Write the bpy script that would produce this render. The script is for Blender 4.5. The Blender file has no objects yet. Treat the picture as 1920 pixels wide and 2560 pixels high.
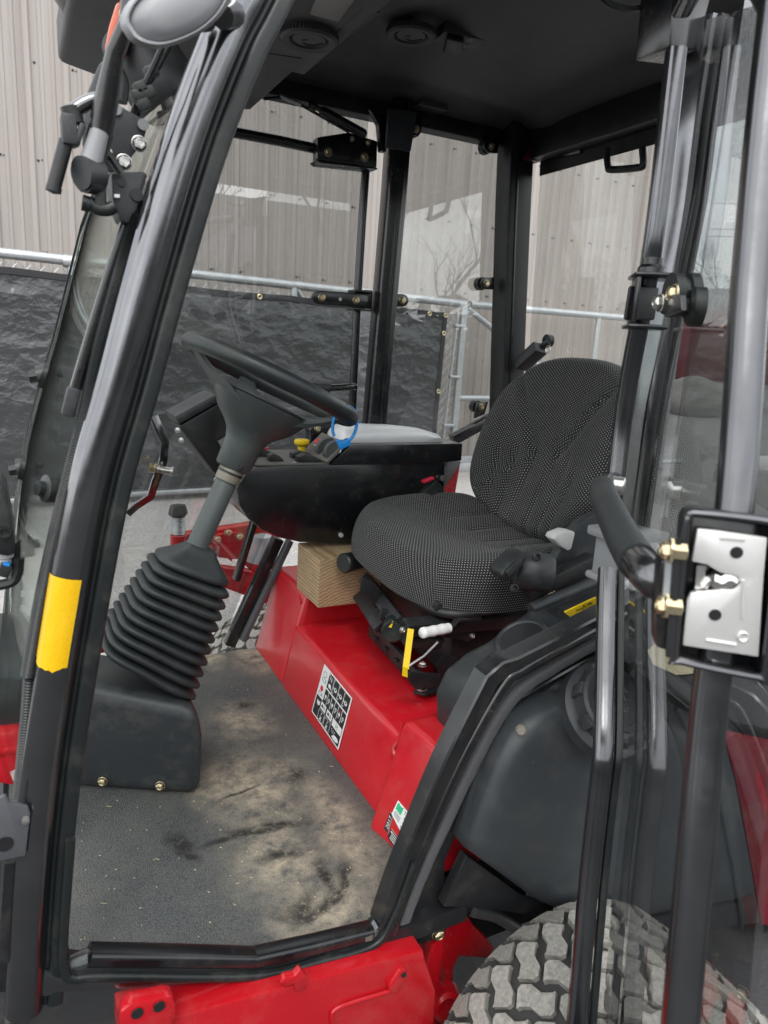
import bpy, bmesh, math, random
from mathutils import Vector, Matrix, Quaternion, noise
R = math.radians
scene = bpy.context.scene
col = scene.collection

# ------------------------------------------------------------------ camera
FPX, CX, CY = 1775.0, 960.0, 1280.0                 # photo is 1920 x 2560
dn = Vector((-.0574, .9712, .2314)).normalized()    # world down seen by the camera
_xv = 4500.0 - CX
xa = Vector((_xv, -(dn[0]*_xv+dn[2]*FPX)/dn[1], FPX)).normalized()
up = -dn
ya = up.cross(xa)
RW = Matrix((xa, ya, up))                           # camera axes (right, down, forward) -> world
CAM = Vector((0, 0, 1.35))
cd = bpy.data.cameras.new('camera'); cam = bpy.data.objects.new('camera', cd); col.objects.link(cam)
r_, d_, f_ = RW @ Vector((1, 0, 0)), RW @ Vector((0, 1, 0)), RW @ Vector((0, 0, 1))
m = Matrix((r_, -d_, -f_)).transposed().to_4x4(); m.translation = CAM
cam.matrix_world = m
cd.sensor_fit = 'VERTICAL'; cd.sensor_height = 36; cd.lens = FPX/2560*36
cd.clip_start = .02; cd.clip_end = 400
cd.dof.use_dof = True; cd.dof.focus_distance = 1.45; cd.dof.aperture_fstop = 9
scene.camera = cam

# ------------------------------------------------------------------ world, sun, exposure (bright overcast)
w = bpy.data.worlds.new('World'); scene.world = w; w.use_nodes = True
nt = w.node_tree; nt.nodes.clear()
SUN_EL, SUN_AZ = 52, 205
sky = nt.nodes.new('ShaderNodeTexSky'); sky.sky_type = 'NISHITA'; sky.sun_disc = False
sky.sun_elevation = R(SUN_EL); sky.sun_rotation = R(SUN_AZ); sky.dust_density = 3; sky.altitude = 100
hs = nt.nodes.new('ShaderNodeHueSaturation'); hs.inputs['Saturation'].default_value = .30
tc = nt.nodes.new('ShaderNodeTexCoord')
mp = nt.nodes.new('ShaderNodeMapping'); mp.inputs['Scale'].default_value = (1, 1, 2.6)
nz = nt.nodes.new('ShaderNodeTexNoise'); nz.inputs['Scale'].default_value = 2.2; nz.inputs['Detail'].default_value = 7
nz.inputs['Roughness'].default_value = .55
rp = nt.nodes.new('ShaderNodeValToRGB'); rp.color_ramp.elements[0].position = .38; rp.color_ramp.elements[1].position = .68
rp.color_ramp.elements[0].color = (8.5, 9.0, 9.7, 1); rp.color_ramp.elements[1].color = (17.5, 17.5, 17.3, 1)
mx = nt.nodes.new('ShaderNodeMix'); mx.data_type = 'RGBA'; mx.inputs[0].default_value = .75
bg = nt.nodes.new('ShaderNodeBackground'); bg.inputs['Strength'].default_value = .15
out = nt.nodes.new('ShaderNodeOutputWorld')
L = nt.links.new
L(sky.outputs[0], hs.inputs['Color']); L(tc.outputs['Generated'], mp.inputs[0]); L(mp.outputs[0], nz.inputs['Vector'])
L(nz.outputs[0], rp.inputs[0]); L(hs.outputs[0], mx.inputs[6]); L(rp.outputs[0], mx.inputs[7])
L(mx.outputs[2], bg.inputs[0]); L(bg.outputs[0], out.inputs[0])
sl = bpy.data.lights.new('sun', 'SUN'); sl.energy = .9; sl.angle = R(14); sl.color = (1, .97, .92)
so = bpy.data.objects.new('sun', sl); col.objects.link(so); so.location = (0, 0, 20)
_e, _a = R(SUN_EL), R(SUN_AZ)
so.rotation_euler = Vector((math.sin(_a)*math.cos(_e), math.cos(_a)*math.cos(_e), math.sin(_e))).to_track_quat('Z', 'Y').to_euler()
vs = scene.view_settings
vs.view_transform = 'Standard'; vs.look = 'None'; vs.gamma = 1; vs.exposure = .58; vs.use_curve_mapping = False
scene.display_settings.display_device = 'sRGB'
scene.cycles.max_bounces = 8; scene.cycles.transparent_max_bounces = 16; scene.cycles.caustics_reflective = False

# ------------------------------------------------------------------ point helpers: a photo pixel becomes a point on a real plane
def ray(u, v): return RW @ Vector(((u-CX)/FPX, (v-CY)/FPX, 1))
def Y(u, v, y): d = ray(u, v); return CAM + d*((y-CAM.y)/d.y)
def X(u, v, x): d = ray(u, v); return CAM + d*((x-CAM.x)/d.x)
def Z(u, v, z): d = ray(u, v); return CAM + d*((z-CAM.z)/d.z)
def PL(u, v, o, n): d = ray(u, v); return CAM + d*((o-CAM).dot(n)/d.dot(n))
V = Vector

# ------------------------------------------------------------------ materials
def node_mat(name):
    ma = bpy.data.materials.new(name); ma.use_nodes = True
    t = ma.node_tree; t.nodes.clear()
    o = t.nodes.new('ShaderNodeOutputMaterial'); b = t.nodes.new('ShaderNodeBsdfPrincipled')
    t.links.new(b.outputs[0], o.inputs[0])
    return ma, t, b, o
def N(t, typ, **kw):
    n = t.nodes.new('ShaderNode'+typ)
    for k, v in kw.items(): setattr(n, k, v)
    return n
def noise_node(t, scale, detail=4, rough=.55, vec=None):
    n = N(t, 'TexNoise'); n.inputs['Scale'].default_value = scale; n.inputs['Detail'].default_value = detail
    n.inputs['Roughness'].default_value = rough
    if vec is None:
        c = N(t, 'TexCoord'); vec = c.outputs['Object']
    t.links.new(vec, n.inputs['Vector'])
    return n.outputs[0]
def ramp(t, src, p0, p1, c0=(0, 0, 0, 1), c1=(1, 1, 1, 1)):
    r = N(t, 'ValToRGB'); r.color_ramp.elements[0].position = p0; r.color_ramp.elements[1].position = p1
    r.color_ramp.elements[0].color = c0; r.color_ramp.elements[1].color = c1
    t.links.new(src, r.inputs[0]); return r.outputs[0]
def mixc(t, fac, a, b, blend='MIX'):
    x = N(t, 'Mix'); x.data_type = 'RGBA'; x.blend_type = blend
    for s, i in ((fac, 0), (a, 6), (b, 7)):
        if hasattr(s, 'is_linked') or hasattr(s, 'links'): t.links.new(s, x.inputs[i])
        else: x.inputs[i].default_value = s if i == 0 else (*s, 1)
    return x.outputs[2]
def mth(t, op, a, b=None, clamp=False):
    x = N(t, 'Math'); x.operation = op; x.use_clamp = clamp
    for s, i in ((a, 0), (b, 1)):
        if s is None: continue
        if hasattr(s, 'links'): t.links.new(s, x.inputs[i])
        else: x.inputs[i].default_value = s
    return x.outputs[0]
def bump_in(t, b, h, strength, dist):
    n = N(t, 'Bump'); n.inputs['Strength'].default_value = strength; n.inputs['Distance'].default_value = dist
    t.links.new(h, n.inputs['Height']); t.links.new(n.outputs[0], b.inputs['Normal']); return n
def pbr(name, c, rough=.4, metal=0, var=.18, vs_=9, bump=0, bs=220, bd=.0006, dust=0, dustc=(.30, .27, .22), rv=.12, ds=14, coat=0, scr=0, spec=.5, chips=0):
    ma, t, b, o = node_mat(name)
    b.inputs['Metallic'].default_value = metal; b.inputs['Specular IOR Level'].default_value = spec
    n1 = noise_node(t, vs_, 5, .6)
    base = mixc(t, n1, tuple(x*(1-var) for x in c), tuple(min(1, x*(1+var)) for x in c))
    rgh = mth(t, 'ADD', mth(t, 'MULTIPLY', noise_node(t, vs_*3.1, 6, .7), rv*2), rough-rv, True)
    if dust:
        dm = ramp(t, noise_node(t, ds, 8, .72), .50, .78)
        f = mth(t, 'MULTIPLY', dm, dust)
        base = mixc(t, f, base, dustc)
        rgh = mth(t, 'ADD', rgh, mth(t, 'MULTIPLY', f, .4), True)
    if scr:      # fine scratches and scuffs
        cc = N(t, 'TexCoord'); mpn = N(t, 'Mapping'); mpn.inputs['Scale'].default_value = (9, 60, 14); mpn.inputs['Rotation'].default_value = (.4, .7, .9)
        t.links.new(cc.outputs['Object'], mpn.inputs[0])
        sm = ramp(t, noise_node(t, 3.0, 7, .75, mpn.outputs[0]), .66, .74)
        base = mixc(t, mth(t, 'MULTIPLY', sm, scr), base, (.32, .31, .30))
    if chips:    # small chips down to brown primer
        cm = ramp(t, noise_node(t, 38, 9, .78), .645, .665)
        base = mixc(t, mth(t, 'MULTIPLY', mth(t, 'MULTIPLY', cm, ramp(t, noise_node(t, 7, 3, .5), .42, .6)), chips), base, (.075, .05, .035))
    t.links.new(base, b.inputs['Base Color']); t.links.new(rgh, b.inputs['Roughness'])
    if coat: b.inputs['Coat Weight'].default_value = coat; b.inputs['Coat Roughness'].default_value = .16
    if bump: bump_in(t, b, noise_node(t, bs, 3, .6), bump, bd)
    return ma
M = {}
M['black_paint'] = pbr('black gloss paint', (.007, .0075, .009), .24, var=.25, dust=.10, rv=.10, coat=.35, scr=.22, spec=.55)
M['black_worn'] = pbr('worn satin black enamel', (.155, .157, .165), .18, metal=.95, var=.35, vs_=16, dust=.05, rv=.10, coat=.4, scr=.06, spec=.6, bump=.05, bs=60, bd=.0010)
M['tube_black'] = pbr('satin black door tube', (.11, .112, .118), .20, metal=.9, var=.3, vs_=16, dust=.06, rv=.10, coat=.4, scr=.06, bump=.05, bs=60, bd=.0010)
M['black_flat'] = pbr('flat black steel', (.010, .0105, .012), .48, dust=.12, scr=.2)
M['liner'] = pbr('dark headliner plastic', (.070, .073, .081), .6, bump=.25, bs=420, bd=.0005, dust=.06)
M['liner_box'] = pbr('overhead duct plastic', (.075, .076, .080), .55, bump=.2, bs=420, bd=.0005, dust=.12)
M['plastic'] = pbr('grained charcoal plastic', (.023, .027, .030), .46, bump=.35, bs=330, bd=.0007, dust=.16, scr=.25)
M['tank'] = pbr('moulded tank plastic', (.034, .039, .043), .40, bump=.35, bs=300, bd=.0006, dust=.10, scr=.3)
M['rubber'] = pbr('bellows rubber', (.021, .025, .027), .50, bump=.12, bs=260, bd=.0004, dust=.10)
M['seal'] = pbr('door seal rubber', (.009, .012, .0125), .42, dust=.15, rv=.1)
M['foam'] = pbr('old foam strip', (.085, .085, .09), .8, bump=.7, bs=150, bd=.002)
M['grip'] = pbr('steering wheel rubber', (.020, .024, .026), .40, bump=.15, bs=500, bd=.0003, dust=.1)
M['wheelhub'] = pbr('steering hub plastic', (.062, .071, .072), .46, bump=.2, bs=380, bd=.0004, dust=.14)
M['red'] = pbr('red enamel', (.50, .008, .016), .32, var=.16, vs_=5, dust=.20, dustc=(.20, .15, .12), rv=.14, coat=.3, ds=34, scr=.22, chips=.85, bump=.08, bs=90, bd=.0006)
M['red_deep'] = pbr('red enamel clean', (.43, .006, .012), .26, var=.14, vs_=6, dust=.12, coat=.4, scr=.15, chips=.7)
M['galv'] = pbr('galvanised steel', (.50, .52, .53), .42, metal=.75, var=.28, vs_=22, rv=.15, dust=.25, dustc=(.62, .62, .60), ds=30)
M['zinc'] = pbr('zinc plate', (.66, .65, .62), .30, metal=.95, var=.12, vs_=30)
M['gold'] = pbr('yellow zinc plate', (.66, .56, .36), .28, metal=.9, var=.2, vs_=40)
M['latch'] = pbr('bright latch plate', (.80, .79, .77), .36, metal=.55, var=.1, vs_=25, dust=.1)
M['silver_pad'] = pbr('silver arm rest', (.74, .745, .75), .38, metal=.15, var=.08, bump=.1, bs=300, bd=.0003)
M['white_plastic'] = pbr('white lever plastic', (.72, .72, .70), .45, dust=.15)
M['pale_plastic'] = pbr('pale grey plastic', (.52, .52, .51), .45, dust=.15)
M['yellow'] = pbr('yellow plastic', (.80, .56, .01), .40, dust=.12)
M['blue'] = pbr('blue nylon', (.01, .24, .66), .35)
M['red_button'] = pbr('red button', (.55, .02, .05), .3)
M['mirror_shell'] = pbr('grey mirror shell', (.26, .265, .275), .40, bump=.1, bs=300, bd=.0003, dust=.15)
M['trim_grey'] = pbr('grey roof trim', (.42, .41, .40), .4, dust=.1)
M['amber'] = pbr('amber lens', (.55, .07, .002), .15, coat=.4)
M['dash'] = pbr('worn grey dash panel', (.115, .11, .10), .5, dust=.3, scr=.2)
M['collar'] = pbr('dusty steel collar', (.20, .18, .15), .5, metal=.3, dust=.4)
M['dark_glass'] = pbr('dark lens', (.01, .01, .011), .08, dust=.1)
M['dome'] = pbr('dome lamp lens', (.30, .29, .27), .35)
M['cap'] = pbr('fuel cap plastic', (.040, .043, .046), .5, dust=.15)
M['print_white'] = pbr('white print', (.72, .72, .72), .45, var=.05)
M['print_black'] = pbr('black print', (.014, .014, .015), .4, var=.05)
M['print_green'] = pbr('green print', (.02, .42, .20), .45, var=.05)
M['straw'] = pbr('dry straw', (.50, .44, .28), .7)
M['hood_red'] = pbr('dull hood red', (.17, .008, .018), .4, dust=.25, scr=.2)
M['maroon'] = pbr('maroon paint', (.16, .012, .022), .35, dust=.1)
M['stone_far'] = pbr('pale boulder', (.34, .32, .31), .8, bump=.5, bs=12, bd=.03)
M['bark'] = pbr('bare bark', (.085, .072, .062), .9)
M['conifer'] = pbr('dark conifer needles', (.035, .05, .03), .9)
M['wire'] = pbr('black cable', (.012, .012, .012), .5)
M['house_wall'] = pbr('pale house siding', (.42, .42, .42), .7)
M['roof_dark'] = pbr('dark shingle roof', (.07, .07, .075), .8)
M['window_far'] = pbr('house window', (.03, .035, .04), .1)
M['dark_ground'] = pbr('added dark paving', (.045, .045, .047), .85, vs_=1.5, var=.3, bump=.4, bs=60, bd=.01)
M['added_hedge'] = pbr('added dark foliage', (.03, .038, .022), .95, vs_=2, var=.4)
M['field'] = pbr('dry winter grass', (.16, .14, .085), .95, vs_=.6, var=.35)

# siding: faded beige steel, water streaks down the sheet
def siding_mat():
    ma, t, b, o = node_mat('faded beige siding')
    c = N(t, 'TexCoord'); mp_ = N(t, 'Mapping'); mp_.inputs['Scale'].default_value = (14, 14, .35); t.links.new(c.outputs['Object'], mp_.inputs[0])
    s1 = noise_node(t, 1, 6, .6, mp_.outputs[0])
    base = mixc(t, ramp(t, s1, .3, .75), (.30, .266, .243), (.385, .35, .324))
    base = mixc(t, mth(t, 'MULTIPLY', ramp(t, noise_node(t, 1.3, 6, .65), .5, .8), .35), base, (.27, .24, .22))
    t.links.new(base, b.inputs['Base Color']); b.inputs['Roughness'].default_value = .5
    return ma
M['siding'] = siding_mat()

def tarp_mat():
    ma, t, b, o = node_mat('black mesh windscreen')
    n1 = noise_node(t, 4, 6, .65)
    base = mixc(t, n1, (.020, .021, .023), (.046, .048, .051))
    t.links.new(base, b.inputs['Base Color']); b.inputs['Roughness'].default_value = .34; b.inputs['Specular IOR Level'].default_value = .75
    c = N(t, 'TexCoord')
    def crease(scale, sz, seed):
        mp_ = N(t, 'Mapping'); mp_.inputs['Scale'].default_value = (1, 1, sz); mp_.inputs['Location'].default_value = (seed, 0, seed*.7); mp_.inputs['Rotation'].default_value = (0, .25*seed, 0); t.links.new(c.outputs['Object'], mp_.inputs[0])
        wn = N(t, 'TexNoise'); wn.inputs['Scale'].default_value = scale*.9; wn.inputs['Detail'].default_value = 4; t.links.new(mp_.outputs[0], wn.inputs['Vector'])
        sc = N(t, 'VectorMath'); sc.operation = 'SCALE'; sc.inputs['Scale'].default_value = 1.1/scale*1.6; t.links.new(wn.outputs['Color'], sc.inputs[0])
        ad = N(t, 'VectorMath'); ad.operation = 'ADD'; t.links.new(mp_.outputs[0], ad.inputs[0]); t.links.new(sc.outputs[0], ad.inputs[1])
        vo = N(t, 'TexVoronoi'); vo.feature = 'F1'; vo.inputs['Scale'].default_value = scale; t.links.new(ad.outputs[0], vo.inputs['Vector'])
        return vo.outputs['Distance']
    h = mth(t, 'ADD', mth(t, 'MULTIPLY', crease(4.5, 1.4, .3), .75), mth(t, 'MULTIPLY', crease(11, 1.2, 1.1), .30))
    h = mth(t, 'ADD', h, mth(t, 'MULTIPLY', crease(27, 1.3, 2.3), .10))
    h = mth(t, 'ADD', h, mth(t, 'MULTIPLY', noise_node(t, 30, 6, .6), .07))
    bump_in(t, b, h, .8, .024)
    return ma
M['tarp'] = tarp_mat()
M['tarp_hem'] = pbr('windscreen hem', (.016, .016, .018), .55)

def gravel_mat():
    ma, t, b, o = node_mat('fine grey gravel')
    vo = N(t, 'TexVoronoi'); vo.inputs['Scale'].default_value = 70
    c = N(t, 'TexCoord'); t.links.new(c.outputs['Object'], vo.inputs['Vector'])
    base = mixc(t, vo.outputs['Color'], (.26, .25, .24), (.46, .45, .44))
    base = mixc(t, ramp(t, noise_node(t, 1.2, 7, .65), .40, .75), base, (.30, .285, .27))
    base = mixc(t, mth(t, 'MULTIPLY', ramp(t, noise_node(t, 160, 3, .7), .55, .75), .5), base, (.12, .115, .11))
    t.links.new(base, b.inputs['Base Color']); b.inputs['Roughness'].default_value = .9
    bump_in(t, b, vo.outputs['Distance'], .9, .012)
    return ma
M['gravel'] = gravel_mat()

def fabric_mat():
    ma, t, b, o = node_mat('black seat cloth with white dots')
    uv = N(t, 'UVMap'); sp = N(t, 'SeparateXYZ'); t.links.new(uv.outputs[0], sp.inputs[0])
    P_ = 1/.0066
    a = mth(t, 'MULTIPLY', sp.outputs[0], P_); bb = mth(t, 'MULTIPLY', sp.outputs[1], P_*1.25)
    row = mth(t, 'FLOOR', bb); odd = mth(t, 'MULTIPLY', mth(t, 'MODULO', mth(t, 'ABSOLUTE', row), 2.0), .5)
    fx = mth(t, 'SUBTRACT', mth(t, 'FRACT', mth(t, 'ADD', a, odd)), .5); fy = mth(t, 'SUBTRACT', mth(t, 'FRACT', bb), .5)
    fx = mth(t, 'MULTIPLY', fx, .8)
    d2 = mth(t, 'SQRT', mth(t, 'ADD', mth(t, 'MULTIPLY', fx, fx), mth(t, 'MULTIPLY', fy, fy)))
    dot = ramp(t, d2, .11, .18, (1, 1, 1, 1), (0, 0, 0, 1))
    wn = noise_node(t, 25, 6, .7)
    dotc = mixc(t, wn, (.24, .24, .24), (.55, .55, .54))
    clothc = mixc(t, noise_node(t, 7, 6, .7), (.004, .004, .0043), (.010, .010, .0105))
    clothc = mixc(t, mth(t, 'MULTIPLY', ramp(t, noise_node(t, 5, 8, .7), .55, .85), .16), clothc, (.16, .15, .13))
    base = mixc(t, dot, clothc, dotc)
    t.links.new(base, b.inputs['Base Color']); b.inputs['Roughness'].default_value = .85
    b.inputs['Sheen Weight'].default_value = .06
    h = mth(t, 'ADD', mth(t, 'MULTIPLY', dot, .6), mth(t, 'MULTIPLY', noise_node(t, 900, 2, .5), .5))
    bump_in(t, b, h, .5, .0008)
    return ma
M['fabric'] = fabric_mat()

def glass_mat(name, tint, rmul=1.0, dirt=.05):
    ma = bpy.data.materials.new(name); ma.use_nodes = True; t = ma.node_tree; t.nodes.clear()
    o = t.nodes.new('ShaderNodeOutputMaterial')
    tr = N(t, 'BsdfTransparent'); tr.inputs[0].default_value = (*[math.sqrt(x) for x in tint], 1)
    gl = N(t, 'BsdfGlossy'); gl.inputs['Roughness'].default_value = .0; gl.inputs[0].default_value = (1, 1, 1, 1)
    fr = N(t, 'Fresnel'); fr.inputs[0].default_value = 1.52
    ge = N(t, 'NewGeometry')
    f = mth(t, 'MULTIPLY', mth(t, 'MULTIPLY', fr.outputs[0], mth(t, 'SUBTRACT', 1.0, ge.outputs['Backfacing'])), rmul*1.75, True)
    mxs = N(t, 'MixShader'); t.links.new(f, mxs.inputs[0]); t.links.new(tr.outputs[0], mxs.inputs[1]); t.links.new(gl.outputs[0], mxs.inputs[2])
    # dust film
    df = N(t, 'BsdfDiffuse'); df.inputs[0].default_value = (.45, .44, .42, 1)
    dm = mth(t, 'MULTIPLY', ramp(t, noise_node(t, 9, 9, .75), .35, .9), dirt*2)
    sp = mth(t, 'MULTIPLY', ramp(t, noise_node(t, 230, 2, .5), .70, .78), dirt*3)
    dmx = mth(t, 'ADD', dm, sp, True)
    m2 = N(t, 'MixShader'); t.links.new(dmx, m2.inputs[0]); t.links.new(mxs.outputs[0], m2.inputs[1]); t.links.new(df.outputs[0], m2.inputs[2])
    t.links.new(m2.outputs[0], o.inputs[0])
    return ma
M['glass'] = glass_mat('clear cab glass', (.80, .82, .80), 1.0, .035)
M['glass_tint'] = glass_mat('grey tinted cab glass', (.60, .62, .61), 1.8, .03)
M['glass_door'] = glass_mat('smoky door glass', (.66, .68, .68), 1.0, .02)
M['glass_wind'] = glass_mat('green windscreen glass', (.70, .76, .72), 1.0, .012)

def tape_mat():
    ma, t, b, o = node_mat('yellow reflective tape')
    vo = N(t, 'TexVoronoi'); vo.feature = 'DISTANCE_TO_EDGE'; vo.inputs['Scale'].default_value = 330; vo.inputs['Randomness'].default_value = .7
    c = N(t, 'TexCoord'); t.links.new(c.outputs['Object'], vo.inputs['Vector'])
    base = mixc(t, ramp(t, vo.outputs['Distance'], .02, .12), (.70, .40, .0), (.80, .47, .005))
    base = mixc(t, mth(t, 'MULTIPLY', ramp(t, noise_node(t, 20, 6, .7), .5, .8), .35), base, (.88, .60, .05))
    t.links.new(base, b.inputs['Base Color']); b.inputs['Roughness'].default_value = .32; b.inputs['Coat Weight'].default_value = .4
    return ma
M['tape'] = tape_mat()

def wood_mat():
    ma, t, b, o = node_mat('weathered pine')
    c = N(t, 'TexCoord'); mp_ = N(t, 'Mapping'); mp_.inputs['Scale'].default_value = (1, .12, 1); mp_.inputs['Location'].default_value = (.02, 0, .21); t.links.new(c.outputs['Object'], mp_.inputs[0])
    mp_.inputs['Rotation'].default_value = (0, 0, R(90))
    wv = N(t, 'TexWave'); wv.wave_type = 'RINGS'; wv.rings_direction = 'X'; wv.inputs['Scale'].default_value = 40; wv.inputs['Distortion'].default_value = 4.5; wv.inputs['Detail'].default_value = 3; wv.inputs['Detail Scale'].default_value = 2
    t.links.new(mp_.outputs[0], wv.inputs['Vector'])
    base = mixc(t, wv.outputs['Fac'], (.31, .19, .09), (.50, .365, .22))
    base = mixc(t, mth(t, 'MULTIPLY', ramp(t, noise_node(t, 18, 7, .7), .42, .75), .6), base, (.22, .16, .10))
    t.links.new(base, b.inputs['Base Color']); b.inputs['Roughness'].default_value = .75
    bump_in(t, b, wv.outputs['Fac'], .3, .001)
    return ma
M['wood'] = wood_mat()

# floor mat: pebbled vinyl with dried mud and scuffs lying where boots have been (positions in metres on the floor)
def floor_mat(origin):
    ma, t, b, o = node_mat('pebbled vinyl floor mat with dried mud')
    c = N(t, 'TexCoord')
    wn = N(t, 'TexNoise'); wn.inputs['Scale'].default_value = 9; wn.inputs['Detail'].default_value = 5
    t.links.new(c.outputs['Object'], wn.inputs['Vector'])
    sub = N(t, 'VectorMath'); sub.operation = 'SUBTRACT'; sub.inputs[1].default_value = (.5, .5, .5); t.links.new(wn.outputs['Color'], sub.inputs[0])
    scl = N(t, 'VectorMath'); scl.operation = 'SCALE'; scl.inputs['Scale'].default_value = .07; t.links.new(sub.outputs[0], scl.inputs[0])
    add = N(t, 'VectorMath'); add.operation = 'ADD'; t.links.new(c.outputs['Object'], add.inputs[0]); t.links.new(scl.outputs[0], add.inputs[1])
    wv = add.outputs[0]
    def blob(u, v, rx, ry, rot=0, soft=.5):
        p = Z(u, v, .5) - origin
        mp_ = N(t, 'Mapping'); mp_.vector_type = 'TEXTURE'
        mp_.inputs['Location'].default_value = (p.x, p.y, 0); mp_.inputs['Rotation'].default_value = (0, 0, R(rot)); mp_.inputs['Scale'].default_value = (rx, ry, 10)
        t.links.new(wv, mp_.inputs[0])
        ln = N(t, 'VectorMath'); ln.operation = 'LENGTH'; t.links.new(mp_.outputs[0], ln.inputs[0])
        return ramp(t, ln.outputs['Value'], soft, 1.0, (1, 1, 1, 1), (0, 0, 0, 1))
    def many(lst):
        acc = None
        for q in lst:
            m_ = blob(*q); acc = m_ if acc is None else mth(t, 'MAXIMUM', acc, m_)
        return acc
    dustm = many([(640, 1970, .13, .19, 0, .1), (560, 1960, .10, .10, 20, .1), (700, 2150, .11, .14, 10, .1), (640, 1640, .09, .16, 0, .1), (860, 2080, .07, .25, 0, .1), (600, 1800, .10, .12, 0, .1), (820, 2280, .12, .10, 0, .1), (530, 1640, .05, .1, 0, .2)])
    darkm = many([(440, 2110, .024, .05, 25, .35), (455, 2140, .016, .04, 40, .4), (810, 2190, .014, .06, -12, .3), (750, 2260, .016, .045, -35, .3), (560, 2095, .075, .012, 8, .3), (700, 2060, .07, .014, -10, .3), (720, 2140, .06, .02, 0, .2), (745, 1940, .03, .03, 0, .2), (600, 1980, .06, .006, 20, .3), (610, 1760, .04, .025, 0, .2)])
    def arc(u, v, rx, ry, lim):
        p = Z(u, v, .5) - origin
        mp_ = N(t, 'Mapping'); mp_.vector_type = 'TEXTURE'; mp_.inputs['Location'].default_value = (p.x, p.y, 0); mp_.inputs['Scale'].default_value = (rx, ry, 10)
        t.links.new(wv, mp_.inputs[0])
        ln = N(t, 'VectorMath'); ln.operation = 'LENGTH'; t.links.new(mp_.outputs[0], ln.inputs[0])
        band = mth(t, 'MULTIPLY', ramp(t, ln.outputs['Value'], .80, .90), ramp(t, ln.outputs['Value'], .96, 1.10, (1, 1, 1, 1), (0, 0, 0, 1)))
        return mth(t, 'MULTIPLY', band, blob(*lim))
    arcs_ = mth(t, 'MAXIMUM', arc(640, 1990, .10, .115, (610, 2110, .13, .055, 0, .6)), arc(700, 2120, .115, .16, (790, 2215, .075, .09, -30, .6)))
    darkm = mth(t, 'MAXIMUM', darkm, arcs_)
    grime = ramp(t, noise_node(t, 26, 9, .74), .36, .62)
    fine = noise_node(t, 300, 3, .7)
    base = mixc(t, noise_node(t, 5, 6, .65), (.060, .064, .066), (.095, .098, .096))
    vo = N(t, 'TexVoronoi'); vo.inputs['Scale'].default_value = 420; t.links.new(c.outputs['Object'], vo.inputs['Vector'])
    base = mixc(t, ramp(t, vo.outputs['Distance'], .15, .7), (.098, .103, .102), (.045, .049, .050))
    base = mixc(t, mth(t, 'MULTIPLY', ramp(t, noise_node(t, 6, 8, .7), .40, .75), .5), base, (.17, .16, .135))
    df = mth(t, 'MULTIPLY', mth(t, 'MULTIPLY', dustm, grime), mth(t, 'ADD', mth(t, 'MULTIPLY', fine, .8), .55), True)
    base = mixc(t, mth(t, 'MULTIPLY', df, .95), base, (.43, .37, .27))
    dk = mth(t, 'MULTIPLY', darkm, ramp(t, noise_node(t, 75, 8, .8), .38, .50))
    base = mixc(t, mth(t, 'MULTIPLY', dk, .9), base, (.012, .0105, .009))
    t.links.new(base, b.inputs['Base Color'])
    t.links.new(mth(t, 'ADD', mth(t, 'MULTIPLY', df, .3), .55, True), b.inputs['Roughness'])
    bump_in(t, b, vo.outputs['Distance'], .45, .0016)
    return ma

def tire_mat():
    ma, t, b, o = node_mat('dusty tyre lug rubber')
    base = mixc(t, ramp(t, noise_node(t, 120, 5, .75), .35, .65), (.19, .183, .165), (.35, .337, .30))
    base = mixc(t, mth(t, 'MULTIPLY', ramp(t, noise_node(t, 14, 7, .7), .5, .75), .5), base, (.15, .14, .12))
    t.links.new(base, b.inputs['Base Color']); b.inputs['Roughness'].default_value = .9
    bump_in(t, b, noise_node(t, 260, 4, .7), .5, .0015)
    return ma
M['tread'] = tire_mat()
M['tyre'] = pbr('tyre groove rubber', (.035, .035, .034), .75, dust=.35, dustc=(.14, .135, .12), ds=25)

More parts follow.
